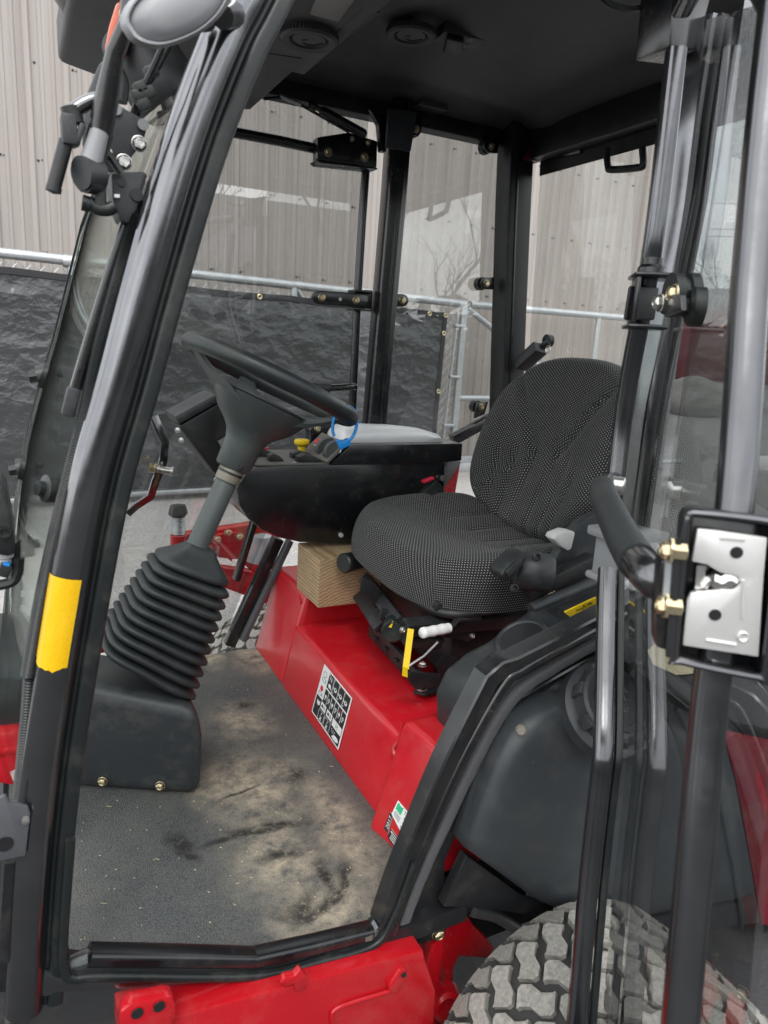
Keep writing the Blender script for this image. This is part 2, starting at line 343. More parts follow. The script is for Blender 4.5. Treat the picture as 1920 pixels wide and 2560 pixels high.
# ------------------------------------------------------------------ mesh builder
class MB:
    def __init__(s): s.v = []; s.f = []; s.m = []; s.uv = []; s.hasuv = False
    def add(s, vs_, fs, mat=0, uvs=None):
        o = len(s.v); s.v += [V(p) for p in vs_]
        for k, f in enumerate(fs):
            s.f.append([i+o for i in f]); s.m.append(mat)
            if uvs is not None: s.hasuv = True; s.uv.append([uvs[i] for i in f])
            else: s.uv.append([(0, 0)]*len(f))
        return s
    def box(s, c, size, rot=None, mat=0):
        h = V(size)/2; rot = rot or Matrix.Identity(3)
        ps = [V(c)+rot @ V((sx*h.x, sy*h.y, sz*h.z)) for sz in (-1, 1) for sx, sy in ((-1, -1), (1, -1), (1, 1), (-1, 1))]
        return s.add(ps, [(3, 2, 1, 0), (4, 5, 6, 7), (0, 1, 5, 4), (1, 2, 6, 5), (2, 3, 7, 6), (3, 0, 4, 7)], mat)
    def bar(s, a, b, wd, ht, side=(0, 1, 0), mat=0):       # bar from a to b; wd along side, ht across
        a, b = V(a), V(b); t = (b-a).normalized(); sd = V(side); sd = (sd-t*sd.dot(t)).normalized(); n = t.cross(sd)
        ps = [p+sd*(i*wd/2)+n*(j*ht/2) for p in (a, b) for i, j in ((-1, -1), (1, -1), (1, 1), (-1, 1))]
        return s.add(ps, [(3, 2, 1, 0), (4, 5, 6, 7), (0, 1, 5, 4), (1, 2, 6, 5), (2, 3, 7, 6), (3, 0, 4, 7)], mat)
    def prism(s, pts, off, mat=0):
        pts = [V(p) for p in pts]; off = V(off); n = len(pts)
        nrm = V((0, 0, 0))
        for i in range(n): nrm += pts[i].cross(pts[(i+1) % n])
        if nrm.dot(off) > 0: pts = pts[::-1]
        fs = [tuple(range(n)), tuple(range(2*n-1, n-1, -1))]
        for i in range(n):
            j = (i+1) % n; fs.append((j, i, i+n, j+n))
        return s.add(pts+[p+off for p in pts], fs, mat)
    def rings(s, rings, closed=True, caps=True, mat=0, uvs=None, loop=False):
        n = len(rings[0]); vs_ = [p for r in rings for p in r]; fs = []
        k = len(rings)
        for i in range(k if loop else k-1):
            i2 = (i+1) % k
            for j in range(n if closed else n-1):
                j2 = (j+1) % n
                fs.append((i*n+j, i*n+j2, i2*n+j2, i2*n+j))
        if caps and not loop:
            fs.append(tuple(range(n-1, -1, -1))); fs.append(tuple((k-1)*n+j for j in range(n)))
        return s.add(vs_, fs, mat, uvs)
    def tube(s, path, r, seg=10, caps=True, mat=0, loop=False):
        path = [V(p) for p in path]; k = len(path); rs = r if isinstance(r, (list, tuple)) else [r]*k
        rings = []; ref = None
        for i, p in enumerate(path):
            if loop: t = (path[(i+1) % k]-path[i-1]).normalized()
            else: t = (path[min(i+1, k-1)]-path[max(i-1, 0)]).normalized()
            if ref is None:
                ref = t.orthogonal().normalized()
            ref = (ref-t*ref.dot(t)).normalized(); b_ = t.cross(ref)
            rings.append([p+(ref*math.cos(a)+b_*math.sin(a))*rs[i] for a in [2*math.pi*q/seg for q in range(seg)]])
        return s.rings(rings, True, caps, mat, None, loop)
    def sweep(s, path, prof, side=(0, 1, 0), caps=True, mat=0):     # prof: (along n, along side)
        path = [V(p) for p in path]; k = len(path); rings = []; sd0 = V(side)
        for i, p in enumerate(path):
            t = (path[min(i+1, k-1)]-path[max(i-1, 0)]).normalized()
            sd = (sd0-t*sd0.dot(t)).normalized(); n = t.cross(sd)
            rings.append([p+n*a+sd*b_ for a, b_ in prof])
        return s.rings(rings, True, caps, mat)
    def lathe(s, prof, o, axis, seg=24, mat=0, caps=True, sx=1, sy=1, ref=None):
        o = V(o); ax = V(axis).normalized(); e1 = (V(ref)-ax*V(ref).dot(ax)).normalized() if ref is not None else ax.orthogonal().normalized(); e2 = ax.cross(e1)
        rings = [[o+ax*h+(e1*math.cos(a)*sx+e2*math.sin(a)*sy)*max(r, 1e-5) for a in [2*math.pi*q/seg for q in range(seg)]] for r, h in prof]
        return s.rings(rings, True, caps, mat)
    def data(s, name, mats, origin, smooth=40, bevel=0, bseg=2):
        me = bpy.data.meshes.new(name); me.from_pydata([tuple(p-origin) for p in s.v], [], s.f)
        for ma in (mats if isinstance(mats, (list, tuple)) else [mats]): me.materials.append(ma)
        me.polygons.foreach_set('material_index', s.m)
        if s.hasuv:
            ul = me.uv_layers.new(name='UVMap'); flat = [c for f in s.uv for q in f for c in q]; ul.data.foreach_set('uv', flat)
        bm = bmesh.new(); bm.from_mesh(me)
        bmesh.ops.recalc_face_normals(bm, faces=bm.faces)
        if bevel:
            es = [e for e in bm.edges if len(e.link_faces) == 2 and e.calc_face_angle(0) > R(28)]
            bmesh.ops.bevel(bm, geom=es, offset=bevel, segments=bseg, profile=.55, affect='EDGES', clamp_overlap=True)
        bm.to_mesh(me); bm.free()
        if smooth:
            me.polygons.foreach_set('use_smooth', [True]*len(me.polygons)); me.set_sharp_from_angle(angle=R(smooth))
        return me
WO = {}                                              # world origin of every object
def place(o, parent, origin, kind=None):
    col.objects.link(o)
    WO[o.name] = V(origin)
    if parent is not None:
        o.parent = parent; o.location = V(origin)-WO[parent.name]
    else: o.location = origin
    if kind: o['kind'] = kind
    return o
def build(name, mb, mats, parent=None, bevel=0, smooth=40, kind=None, bseg=2, origin=None):
    if isinstance(mats, str): mats = M[mats]
    elif isinstance(mats, (list, tuple)): mats = [M[q] if isinstance(q, str) else q for q in mats]
    lo = V([min(p[i] for p in mb.v) for i in range(3)]); hi = V([max(p[i] for p in mb.v) for i in range(3)])
    c = V(origin) if origin is not None else (lo+hi)/2
    return place(bpy.data.objects.new(name, mb.data(name, mats, c, smooth, bevel, bseg)), parent, c, kind)
def empty(name, loc, label, cat, group=None):
    o = bpy.data.objects.new(name, None); o.empty_display_size = .1; place(o, None, V(loc)); return tag(o, label, cat, group)
def tag(o, label, cat, group=None):
    o['label'] = label; o['category'] = cat
    if group: o['group'] = group
    return o
def shared(name, me, parent, loc, rot=None, label=None):
    o = bpy.data.objects.new(name, me); place(o, parent, V(loc))
    if rot is not None: o.rotation_euler = rot.to_euler() if hasattr(rot, 'to_euler') else rot
    if label: o['label'] = label
    return o
def rot_to(nrm): return V(nrm).to_track_quat('Z', 'Y')
def spline(pts, n=8):                                # Catmull-Rom through the points
    pts = [V(p) for p in pts]; P_ = [pts[0]*2-pts[1]]+pts+[pts[-1]*2-pts[-2]]; o = []
    for i in range(1, len(P_)-2):
        a, b_, c, d = P_[i-1:i+3]
        for k in range(n):
            q = k/n; o.append(.5*((2*b_)+(c-a)*q+(2*a-5*b_+4*c-d)*q*q+(3*b_-a-3*c+d)*q**3))
    return o+[pts[-1]]
def rrect(hw, hh, r, n=4):                           # rounded rectangle profile
    o = []
    for cx, cy, a0 in ((hw-r, hh-r, 0), (-hw+r, hh-r, 90), (-hw+r, -hh+r, 180), (hw-r, -hh+r, 270)):
        for k in range(n+1):
            a = R(a0+90*k/n); o.append((cx+r*math.cos(a), cy+r*math.sin(a)))
    return o
# bolts: one washer + hex nut + stud, shared mesh, scaled per use
def bolt_mesh(ma, name):
    b = MB(); b.lathe([(1.42, 0), (1.42, .22), (1.3, .28), (0, .28)], (0, 0, 0), (0, 0, 1), 20, 0)
    b.lathe([(1.10, .28), (1.10, .85), (.92, 1.05), (.66, 1.05)], (0, 0, 0), (0, 0, 1), 6, 0)
    b.lathe([(.66, 1.0), (.66, 1.10), (.60, 1.16), (.52, 1.10), (.50, .80), (0, .78)], (0, 0, 0), (0, 0, 1), 12, 0)
    b.lathe([(.47, .79), (.47, .83), (0, .83)], (0, 0, 0), (0, 0, 1), 10, 1)
    b.lathe([(1.12, .275), (1.24, .275), (1.24, .30), (1.12, .30)], (0, 0, 0), (0, 0, 1), 20, 1)
    return b.data(name, [ma, M['print_black']], V((0, 0, 0)), 30)
BOLT = {k: bolt_mesh(M[k], 'bolt') for k in ('gold', 'zinc', 'black_flat')}
def bolt(parent, p, nrm, r=.006, k='gold'):
    o = shared('bolt', BOLT[k], parent, p, rot_to(nrm)); o.scale = (r, r, r); return o
random.seed(4)

# ================================================================== SETTING
g = MB(); g.add([(-90, -90, 0), (130, -90, 0), (130, 130, 0), (-90, 130, 0)], [(0, 1, 2, 3)])
build('ground', g, 'gravel', kind='structure', smooth=0)
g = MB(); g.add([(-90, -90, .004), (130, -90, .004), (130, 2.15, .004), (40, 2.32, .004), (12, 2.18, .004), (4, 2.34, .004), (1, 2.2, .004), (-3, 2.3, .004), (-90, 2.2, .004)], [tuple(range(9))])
build('added_dark_ground', g, 'dark_ground', kind='structure', smooth=0)  # dark ground added to darken reflections and stand in for shaded ground
WY, PITCH = 6.6, .267
XR = Y(59, 0, WY).x                                   # a main rib of the siding
WX0 = XR-PITCH*12; NP_ = 13                           # panels three ribs wide
WX1 = WX0+NP_*3*PITCH
HB = 5.4
bld = empty('metal_building', (WX0+5, WY+4, 0), 'long beige ribbed steel building behind the fence', 'building')
prof = []
for k in range(3):
    x0 = k*PITCH
    prof += [(x0-.032, 0), (x0-.017, -.024), (x0+.017, -.024), (x0+.032, 0)]
    for q in (.36, .66): prof += [(x0+PITCH*q-.018, 0), (x0+PITCH*q-.010, -.008), (x0+PITCH*q+.010, -.008), (x0+PITCH*q+.018, 0)]
prof.append((3*PITCH-.032, 0))
pm = MB(); n_ = len(prof)
pm.add([(x, y, z) for z in (-HB/2, HB/2) for x, y in prof], [(i, i+1, n_+i+1, n_+i) for i in range(n_-1)])
pme = pm.data('wall_panel', M['siding'], V((0, 0, 0)), 0)
for i in range(NP_):
    o = shared('wall_panel', pme, bld, (WX0+i*3*PITCH, WY+.0015*(i % 2), HB/2))
b = MB(); b.box((WX1-.04+.05, WY+4, HB/2), (.1, 8, HB)); build('end_wall', b, 'siding', bld, smooth=0)
b = MB(); b.prism([(WX0-.3, WY-.25, HB), (WX0-.3, WY+4, HB+1.3), (WX0-.3, WY+8.3, HB), (WX0-.3, WY+8.3, HB-.15), (WX0-.3, WY-.25, HB-.15)], (WX1-WX0+.6, 0, 0)); build('roof', b, 'roof_dark', bld, smooth=0)
b = MB()
for zz in (.54, 1.219, 1.898, 2.577, 3.256, 3.935, 4.614):
    for i in range(-11, int((WX1-XR)/PITCH)+1):
        for dx, rr in ((.048, .0075), (.075, .0045)):
            if random.random() < .04: continue
            x = XR+i*PITCH+dx+random.uniform(-.004, .004)
            b.lathe([(rr*1.5, 0), (rr*1.4, .003), (rr*.8, .003), (rr*.8, .008), (0, .008)], (x, WY+.002, zz+random.uniform(-.006, .006)), (0, -1, 0), 6)
build('siding_screws', b, 'black_flat', bld, smooth=30, kind='stuff')
# skirt board where the siding meets the gravel
b = MB(); b.box((WX0+5, WY-.045, .09), (WX1-WX0, .035, .18)); build('base_trim', b, 'galv', bld, bevel=.004)

# ---- chain link fence
FN = V((-.07, 1, 0)).normalized(); FO = V((0, 5.75, 0)); FD = V((1, .07, 0)).normalized()
def FP(u, v, off=0): return PL(u, v, FO+FN*off, FN)
fence = empty('chain_link_fence', FP(180, 1240).xy.to_3d(), 'galvanised chain link fence section covered by a black windscreen', 'fence')
rr = .038
def lin(a, b_, u): return a[1]+(b_[1]-a[1])*(u-a[0])/(b_[0]-a[0])
tl, tr_ = FP(-700, lin((0, 632), (1161, 760), -700)), FP(1161, 760)
b = MB(); b.tube([tl, tr_], rr*.95, 14); build('top_rail', b, 'galv', fence)
bl, br = FP(-700, 1252), FP(1120, 1214)
bl.z = br.z = .075
b = MB(); b.tube([bl, br], rr*.85, 14); build('bottom_rail', b, 'galv', fence)
for u in (-560, 180, 735, 1161):
    t = FP(u, lin((0, 632), (1161, 760), u)); b = MB(); q = V((t.x, t.y, 0)); b.tube([q, t-V((0, 0, .01))], rr*(.8 if u == 735 else .95), 14); build('post', b, 'galv', fence)
t = FP(742, 722); b = MB(); b.tube([t, t+FD*.75-V((0, 0, 1.0))], rr*.6, 10); build('brace', b, 'galv', fence)
# weld swell on the rail near the windscreen corner post
t = FP(190, 655); b = MB(); b.lathe([(rr*1.05, -.09), (rr*1.22, -.07), (rr*1.22, .07), (rr*1.05, .09)], t, FD, 16); build('rail_sleeve', b, 'galv', fence)
# woven wire
b = MB(); x0, x1, z0, z1 = -2.6, FP(1138, 900).x, .13, 1.735
st = .088; wr = .0040
_zl = lambda p, q, x: p.z+(q.z-p.z)*(x-p.x)/(q.x-p.x)
ztop = lambda x: _zl(FP(0, 653), FP(1120, 777), x)
def fy(x): return FO.y+.07*x
k = -40
while x0+k*st < x1:
    for sgn in (1, -1):
        xa_ = x0+k*st; pts = []
        # line x = xa + sgn*(z-z0)
        za, zb = z0, ztop(0)
        sl_ = .92
        qa, qb = (xa_, za), (xa_+(zb-za)*sl_, zb)
        if sgn < 0: qa, qb = (xa_+(zb-za)*sl_, za), (xa_, zb)
        def cl(p, q):
            (ax, az), (bx, bz) = p, q
            if max(ax, bx) <= x0 or min(ax, bx) >= x1: return None
            for lim, side in ((x0, 1), (x1, -1)):
                if (ax-lim)*side < 0: az += (bz-az)*(lim-ax)/(bx-ax); ax = lim
                if (bx-lim)*side < 0: bz = az+(bz-az)*(lim-ax)/(bx-ax); bx = lim
            return (ax, az), (bx, bz)
        c = cl(qa, qb)
        if c: b.tube([(p[0], fy(p[0])+.002*sgn, p[1]+(ztop(p[0])-ztop(0) if p[1] > 1.5 else 0)) for p in c], wr, 4, False)
    k += 1
build('chain_link_mesh', b, 'galv', fence, kind='stuff')
# tension rod and clamps by the end post
b = MB(); b.tube([FP(1146, 778, -.02), FP(1110, 1085, -.02), FP(1100, 1180, -.02)], .010, 8); build('tension_rod', b, 'galv', fence)
for u, v in ((1140, 815), (1128, 942), (1112, 1063)):
    c = FP(u+8, v, -.02); b = MB(); b.box(c, (.12, .05, .028)); build('clamp', b, 'galv', fence, bevel=.008)

# ---- gate panel to the right of the end post
gate = empty('pipe_gate', FP(1300, 1240).xy.to_3d(), 'bare galvanised pipe gate panel with braces, right of the windscreen', 'gate')
b = MB(); b.tube([FP(1175, 761), FP(1700, 807)], rr*.95, 14); build('top_rail', b, 'galv', gate)
b = MB(); b.tube([FP(1138, 995), FP(1480, 996), FP(1620, 997)], rr*.75, 12); build('middle_rail', b, 'galv', gate)
b = MB(); b.tube([FP(1168, 770), FP(1240, 828), FP(1420, 975)], rr*.75, 12); build('brace', b, 'galv', gate)
t = FP(1497, 790); b = MB(); b.tube([t, V((t.x, t.y, .05))], rr*.72, 12); build('upright', b, 'galv', gate)
t = FP(1700, 807); b = MB(); b.tube([t, V((t.x, t.y, .05))], rr*.9, 12); build('upright', b, 'galv', gate)
b = MB(); a = FP(1185, 1210); c = FP(1700, 1200); a.z = c.z = .1; b.tube([a, c], rr*.8, 12); build('bottom_rail', b, 'galv', gate)

# ---- black windscreen fabric
def wsz(x): return _zl(FP(0, 671), FP(1110, 782), x)
xe_t, xe_b = FP(1108, 782).x, FP(1082, 1062).x
tarp_nu, tarp_nv = 300, 130
b = MB(); vs_ = []; fs = []
for j in range(tarp_nv+1):
    q = j/tarp_nv
    for i in range(tarp_nu+1):
        p = i/tarp_nu; xr_ = xe_t+(xe_b-xe_t)*q*1.6
        x = -2.3+(xr_+2.3)*p; zt = wsz(x); z = zt+(.115-zt)*q
        a1 = noise.ridged_multi_fractal(V((x*1.15+z*.5, z*2.6, 1.7)), 1.0, 2.1, 4, 1.0, 2.0)
        a2 = noise.ridged_multi_fractal(V((x*3.2-z*1.2, z*5.5+x*.8, 7.7)), .9, 2.2, 4, 1.0, 2.0)
        a3 = noise.noise(V((x*.9, z*.8, 3)))
        edge = min(1, q*9, (1-q)*9, (1-p)*22+.05)
        sag = .02*math.sin(x*2.3)*edge
        y = fy(x)-.058-edge*(.011*a1+.005*a2+.045*a3)+sag*.4
        vs_.append((x, y, z-.012*abs(math.sin(x*3.1))*(1-q)))
for j in range(tarp_nv):
    for i in range(tarp_nu):
        a = j*(tarp_nu+1)+i; fs.append((a, a+1, a+tarp_nu+2, a+tarp_nu+1))
b.add(vs_, fs)
scr_ = build('fence_windscreen', b, 'tarp', smooth=180)
tag(scr_, 'wrinkled black fabric windscreen tied over the chain link fence', 'windscreen')
hem = MB(); row = [vs_[i] for i in range(0, tarp_nu+1, 4)]
hem.sweep([(p[0], p[1]-.008, p[2]-.012) for p in row], rrect(.024, .004, .003, 1), side=(0, 1, 0)); build('hem', hem, 'tarp_hem', scr_)
hem = MB(); colp = [vs_[j*(tarp_nu+1)+tarp_nu] for j in range(0, tarp_nv+1, 4)]
hem.sweep([(p[0]-.012, p[1]-.008, p[2]) for p in colp], rrect(.022, .004, .003, 1), side=(0, 1, 0)); build('hem', hem, 'tarp_hem', scr_)
gm = MB(); gm.lathe([(.010, 0), (.010, .004), (.017, .007), (.022, .004), (.022, 0)], (0, 0, 0), (0, 0, 1), 14); gme = gm.data('grommet', M['gold'], V((0, 0, 0)), 40)
for i in (16, 92, 150, 206, 262, 290):
    p = vs_[i]; shared('grommet', gme, scr_, (p[0], p[1]-.013, p[2]-.014), rot_to((0, -1, 0)))
for j in (0, 14, 60, 104, 122):
    p = vs_[j*(tarp_nu+1)+tarp_nu]; shared('grommet', gme, scr_, (p[0]-.014, p[1]-.013, p[2]-.014), rot_to((0, -1, 0)))

# ---- far background: seen past the building's end and mirrored in the glass
def bare_tree(x, y, hgt, seed, label, group=None):
    rnd = random.Random(seed); tb, cb = MB(), MB()
    def br_(p, d, ln, r, lv, mb):
        n2 = 3; pts = [p]; q = V(p)
        for k in range(n2):
            d = (d+V((rnd.uniform(-.16, .16), rnd.uniform(-.16, .16), rnd.uniform(-.02, .12)))).normalized(); q = q+d*ln/n2; pts.append(q)
        mb.tube(pts, [r*(1-.45*k/n2) for k in range(n2+1)], 5 if lv < 2 else 3, False)
        if lv >= 5: return
        for k in range(3 if lv < 3 else 2):
            i = rnd.choice((1, 2, 3, 3)); a = rnd.uniform(0, 6.28); sp = rnd.uniform(.45, .95)
            nd = (d+V((math.cos(a)*sp, math.sin(a)*sp, rnd.uniform(-.05, .35)))).normalized()
            br_(pts[i], nd, ln*rnd.uniform(.58, .8), r*.52, lv+1, cb)
    root = empty('bare_tree', (x, y, 0), label, 'tree', group)
    br_(V((x, y, -.1)), V((0, 0, 1)), hgt*.36, hgt*.018, 0, tb)
    build('trunk', tb, 'bark', root); build('crown', cb, 'bark', root)
    return root
def conifer(x, y, hgt, seed, label, group=None):
    rnd = random.Random(seed); root = empty('conifer_tree', (x, y, 0), label, 'tree', group)
    b = MB(); b.tube([(x, y, 0), (x, y, hgt*.97)], [hgt*.02, .02], 6); build('trunk', b, 'bark', root)
    b = MB()
    for k in range(420):
        q = rnd.random()**.8; z = hgt*(.12+.88*q); rad = hgt*.2*(1-q)*rnd.uniform(.5, 1.1)+.06; a = rnd.uniform(0, 6.283)
        o_ = V((x, y, z)); d = V((math.cos(a), math.sin(a), -.25)); s_ = V((-math.sin(a), math.cos(a), 0))
        b.add([o_, o_+d*rad*.6+s_*rad*.22, o_+d*rad, o_+d*rad*.6-s_*rad*.22+V((0, 0, .05))], [(0, 1, 2), (0, 2, 3)])
    build('crown', b, 'conifer', root, smooth=0); return root
def G(u, dist): d = ray(u, 900); d.z = 0; d.normalize(); return d*dist
p = G(1842, 46); bare_tree(p.x, p.y, 9.5, 3, 'tall bare tree standing beyond the end of the beige building')
for u, ds_, hh, sd, lb in ((1778, 44, 4.6, 5, 'shorter dark conifer beyond the building end, nearest the hinge post'), (1808, 47, 5.4, 8, 'taller pointed conifer beyond the building end')):
    p = G(u, ds_); conifer(p.x, p.y, hh, sd, lb)
# hedge and rising field behind
b = MB(); pts = []
for k in range(60):
    a = R(-25+k*2.2); rad = 62; pts.append((rad*math.cos(a), rad*math.sin(a), 2.4+1.1*noise.noise(V((k*.4, 0, 0)))))
b.add([(x, y, -.2) for x, y, z in pts]+[(x, y, z) for x, y, z in pts]+[(x*1.25, y*1.25, z+.3) for x, y, z in pts],
      [(i, i+1, 61+i, 60+i) for i in range(59)]+[(60+i, 61+i, 121+i, 120+i) for i in range(59)])
build('far_hill', b, 'field', kind='structure', smooth=60)
# maroon trailer and pale boulders far behind the mower
def trailer():
    p = G(1745, 25); d = V((p.x, p.y, 0)).normalized(); s_ = V((-d.y, d.x, 0)); root = empty('cargo_trailer', p, 'maroon box trailer parked far behind, past the building end', 'trailer')
    rot = Matrix((s_, d, V((0, 0, 1)))).transposed()
    b = MB(); b.box(p+V((0, 0, 1.75)), (4.6, 2.0, 2.2), rot); build('body', b, 'maroon', root, bevel=.05)
    for k in range(-2, 3):
        b = MB(); b.box(p+s_*k*1.05-d*1.02+V((0, 0, 1.75)), (.06, .05, 2.1), rot); build('body_rib', b, 'maroon', root, bevel=.01)
    b = MB(); b.box(p-d*1.03+V((0, 0, .72)), (4.6, .06, .12), rot); build('rail', b, 'galv', root)
    for k in (-.5, .5):
        c = p+s_*k-d*.9+V((0, 0, .36)); b = MB(); b.lathe([(.18, -.1), (.34, -.1), (.36, -.07), (.36, .07), (.34, .1), (.18, .1)], c, d, 20); wh = build('wheel', b, 'tyre', root)
        b = MB(); b.lathe([(.2, -.08), (.06, -.1), (0, -.1)], c, d, 16); build('rim', b, 'galv', wh)
trailer()
for i, (u, ds_, sz, lb) in enumerate(((1700, 21, .62, 'pale rounded boulder in front of the maroon trailer, leftmost of three'), (1752, 20, .72, 'largest pale boulder in front of the maroon trailer, middle of three'), (1812, 21.5, .6, 'pale rounded boulder in front of the maroon trailer, rightmost of three'))):
    p = G(u, ds_); bm = bmesh.new(); bmesh.ops.create_icosphere(bm, subdivisions=3, radius=sz)
    for v_ in bm.verts: v_.co *= 1+.25*noise.noise(v_.co*1.6+V((i*9, 0, 0))); v_.co.z *= .8
    me = bpy.data.meshes.new('boulder'); bm.to_mesh(me); bm.free(); me.materials.append(M['stone_far']); me.polygons.foreach_set('use_smooth', [True]*len(me.polygons))
    o = bpy.data.objects.new('boulder', me); place(o, None, V((p.x, p.y, sz*.55))); tag(o, lb, 'boulder', 'boulders by the trailer')
# unseen leafy row added behind the camera to darken what the paint mirrors
b = MB(); rnd = random.Random(5)
for k in range(5200):
    x = rnd.uniform(-34, 40); zz = rnd.random()**.7*2.6*(1+.25*noise.noise(V((x*.3, 2, 0)))); y = -13-x*.03+rnd.uniform(-.9, .9)*(1-zz/4)
    a = rnd.uniform(0, 6.28); d = V((math.cos(a), math.sin(a), rnd.uniform(-.6, .6)))*.32; e = V((-math.sin(a), math.cos(a), rnd.uniform(-.5, .8)))*.2; p = V((x, y, zz))
    b.add([p-d, p+e, p+d, p-e], [(0, 1, 2, 3)])
for k in range(12): b.box((-31+k*6, -13+(.93-k*.18), .9), (6.3, 1.1, 1.8))
hg_ = build('added_hedge', b, 'added_hedge', smooth=0); tag(hg_, 'dark leafy row added out of view to darken reflections in the glass and black paint', 'added_hedge')
# house across the street and yard trees behind the camera (mirrored in the far glass)
def house(p, wd, dp, hh, yaw, label):
    rot = Matrix.Rotation(yaw, 3, 'Z'); root = empty('house', p, label, 'house'); p = V(p)
    W = lambda x, y, z: p+rot @ V((x, y, z))
    b = MB(); b.box(W(0, 0, hh/2), (wd, dp, hh), rot); build('wall', b, 'house_wall', root)
    b = MB(); b.prism([W(-wd/2-.3, -dp/2-.4, hh+.003), W(-wd/2-.3, dp/2+.4, hh+.003), W(-wd/2-.3, 0, hh+dp*.38)], rot @ V((wd+.6, 0, 0))); build('roof', b, 'roof_dark', root, smooth=0)
    for k in range(4):
        for sg in (-1, 1):
            b = MB(); b.box(W(-wd*.36+k*wd*.24, sg*(dp/2+.02), hh*.55), (1.0, .08, 1.2), rot); wn = build('window', b, 'print_white', root, bevel=.02)
            b = MB(); b.box(W(-wd*.36+k*wd*.24, sg*(dp/2+.05), hh*.55), (.84, .06, 1.04), rot); build('pane', b, 'window_far', wn)
p = G(1795, 75); house((p.x, p.y, 0), 16, 9, 4.6, math.atan2(p.y, p.x)+R(70), 'pale house with dark roof far beyond the building end')
house((5, -34, 0), 22, 10, 4.2, R(4), 'pale house across the yard, mirrored in the cab glass')
for i, (x, y, hh, lb) in enumerate(((2.2, -15, 7.5, 'bare tree mirrored in the far door glass'), (9.5, -17, 8.5, 'bare tree mirrored in the far rear side glass'), (15, -22, 9, 'bare tree across the yard, farthest from the camera'))):
    bare_tree(x, y, hh, 20+i, lb)
for i, (za, zb) in enumerate(((6.6, 6.9), (7.0, 7.2), (8.1, 8.2))):
    b = MB(); b.tube([(-40+k*9, -20-.7*i+.25*k, za+(zb-za)*k/12-.9*math.sin(math.pi*((k*.5) % 1))) for k in range(13)], .022, 5, False); o = build('power_line', b, 'wire')
    tag(o, ('lowest', 'middle', 'topmost')[i]+' of three black power lines strung across the yard', 'power line', 'power lines')

# ================================================================== THE MOWER
mow = empty('mower', (.5, 1.29, 0), 'red ride-on mower with black glazed cab and its near door swung open', 'mower')
def part(name, mb, ma, parent=None, **k): return build(name, mb, ma, parent or mow, **k)
YN, YF, ZF = .785, 1.80, .50

# ---- near front pillar: main tube, door flange, rubber
APX = [(985, -800), (860, -530), (705, -200), (655, -100), (605, 0), (555, 100), (460, 350), (358, 700), (292, 950), (223, 1200), (167, 1500), (106, 1900), (77, 2200), (60, 2515)]
AP = spline([Y(u, v, YN) for u, v in APX], 7)
b = MB(); b.sweep(AP, rrect(.0205, .023, .0195, 8)); pil = part('front_pillar', b, 'black_worn')
b = MB(); b.sweep(AP, [(.019, -.001), (.041, -.001), (.041, .014), (.019, .014)]); part('door_flange', b, 'black_worn', pil, bevel=.002)
b = MB(); b.sweep(AP, [(a+.0335, c-.006) for a, c in rrect(.0088, .0062, .005, 4)]); part('door_seal', b, 'seal', pil)
b = MB(); b.sweep(AP, [(a+.0225, c-.0035) for a, c in rrect(.0024, .003, .0015, 2)]); part('seal_lip', b, 'seal', pil)
# ribbed hose clipped along the front of the pillar
def along(px, off_n, y, n=8): return spline([Y(u+off_n, v, y) for u, v in px], n)
hp = spline([Y(u, v, YN+.004) for u, v in ((346, 540), (312, 650), (256, 850), (216, 1030), (155, 1270), (108, 1480), (70, 1690))], 90)
b = MB(); b.tube(hp, [.0078+(.0004 if i % 2 else -.0004) for i in range(len(hp))], 9); part('ribbed_hose', b, 'seal', pil)
hp = spline([Y(u, v, YN+.006) for u, v in ((74, 1692), (66, 1800), (56, 1900), (48, 1992))], 30)
b = MB(); b.tube(hp, [.0062+(.0008 if i % 2 else -.0008) for i in range(len(hp))], 9); part('ribbed_hose', b, 'seal', pil)
# yellow reflective tape wrapped on the pillar, torn lower edge
tp = [p for p in spline([Y(u, v, YN) for u, v in APX], 40)]
def zrng(v0, v1, u): a, c = Y(u, v0, YN).z, Y(u, v1, YN).z; return a, c
za, zb = Y(205, 1430, YN).z, Y(120, 1668, YN).z
seg = [p for p in tp if zb <= p.z <= za]
pr = rrect(.0205, .023, .0195, 8); pr = sorted([q for q in pr if q[1] < .004], key=lambda q: math.atan2(q[1], q[0]))
pr = [q for q in pr if q[0] < .011 and (q[1] < 0 or q[0] < -.015)]
pr = [q for q in pr if q[1] >= 0]+[q for q in pr if q[1] < 0]
vs_, fs, k = [], [], len(pr)
for i, p in enumerate(seg):
    t = (seg[min(i+1, len(seg)-1)]-seg[max(i-1, 0)]).normalized(); sd = (V((0, 1, 0))-t*t.y).normalized(); n = t.cross(sd)
    for j, (a, c) in enumerate(pr):
        q = p+n*a*1.03+sd*c*1.03
        if i == len(seg)-1: q = q+t*(.010*abs(j/k-.5)*-1.8+random.uniform(-.002, .003))
        vs_.append(q)
for i in range(len(seg)-1):
    for j in range(k-1):
        if i >= len(seg)-3 and j < 2: continue
        fs.append((i*k+j, i*k+j+1, (i+1)*k+j+1, (i+1)*k+j))
b = MB(); b.add(vs_, fs); part('reflective_tape', b, 'tape', pil, smooth=60)

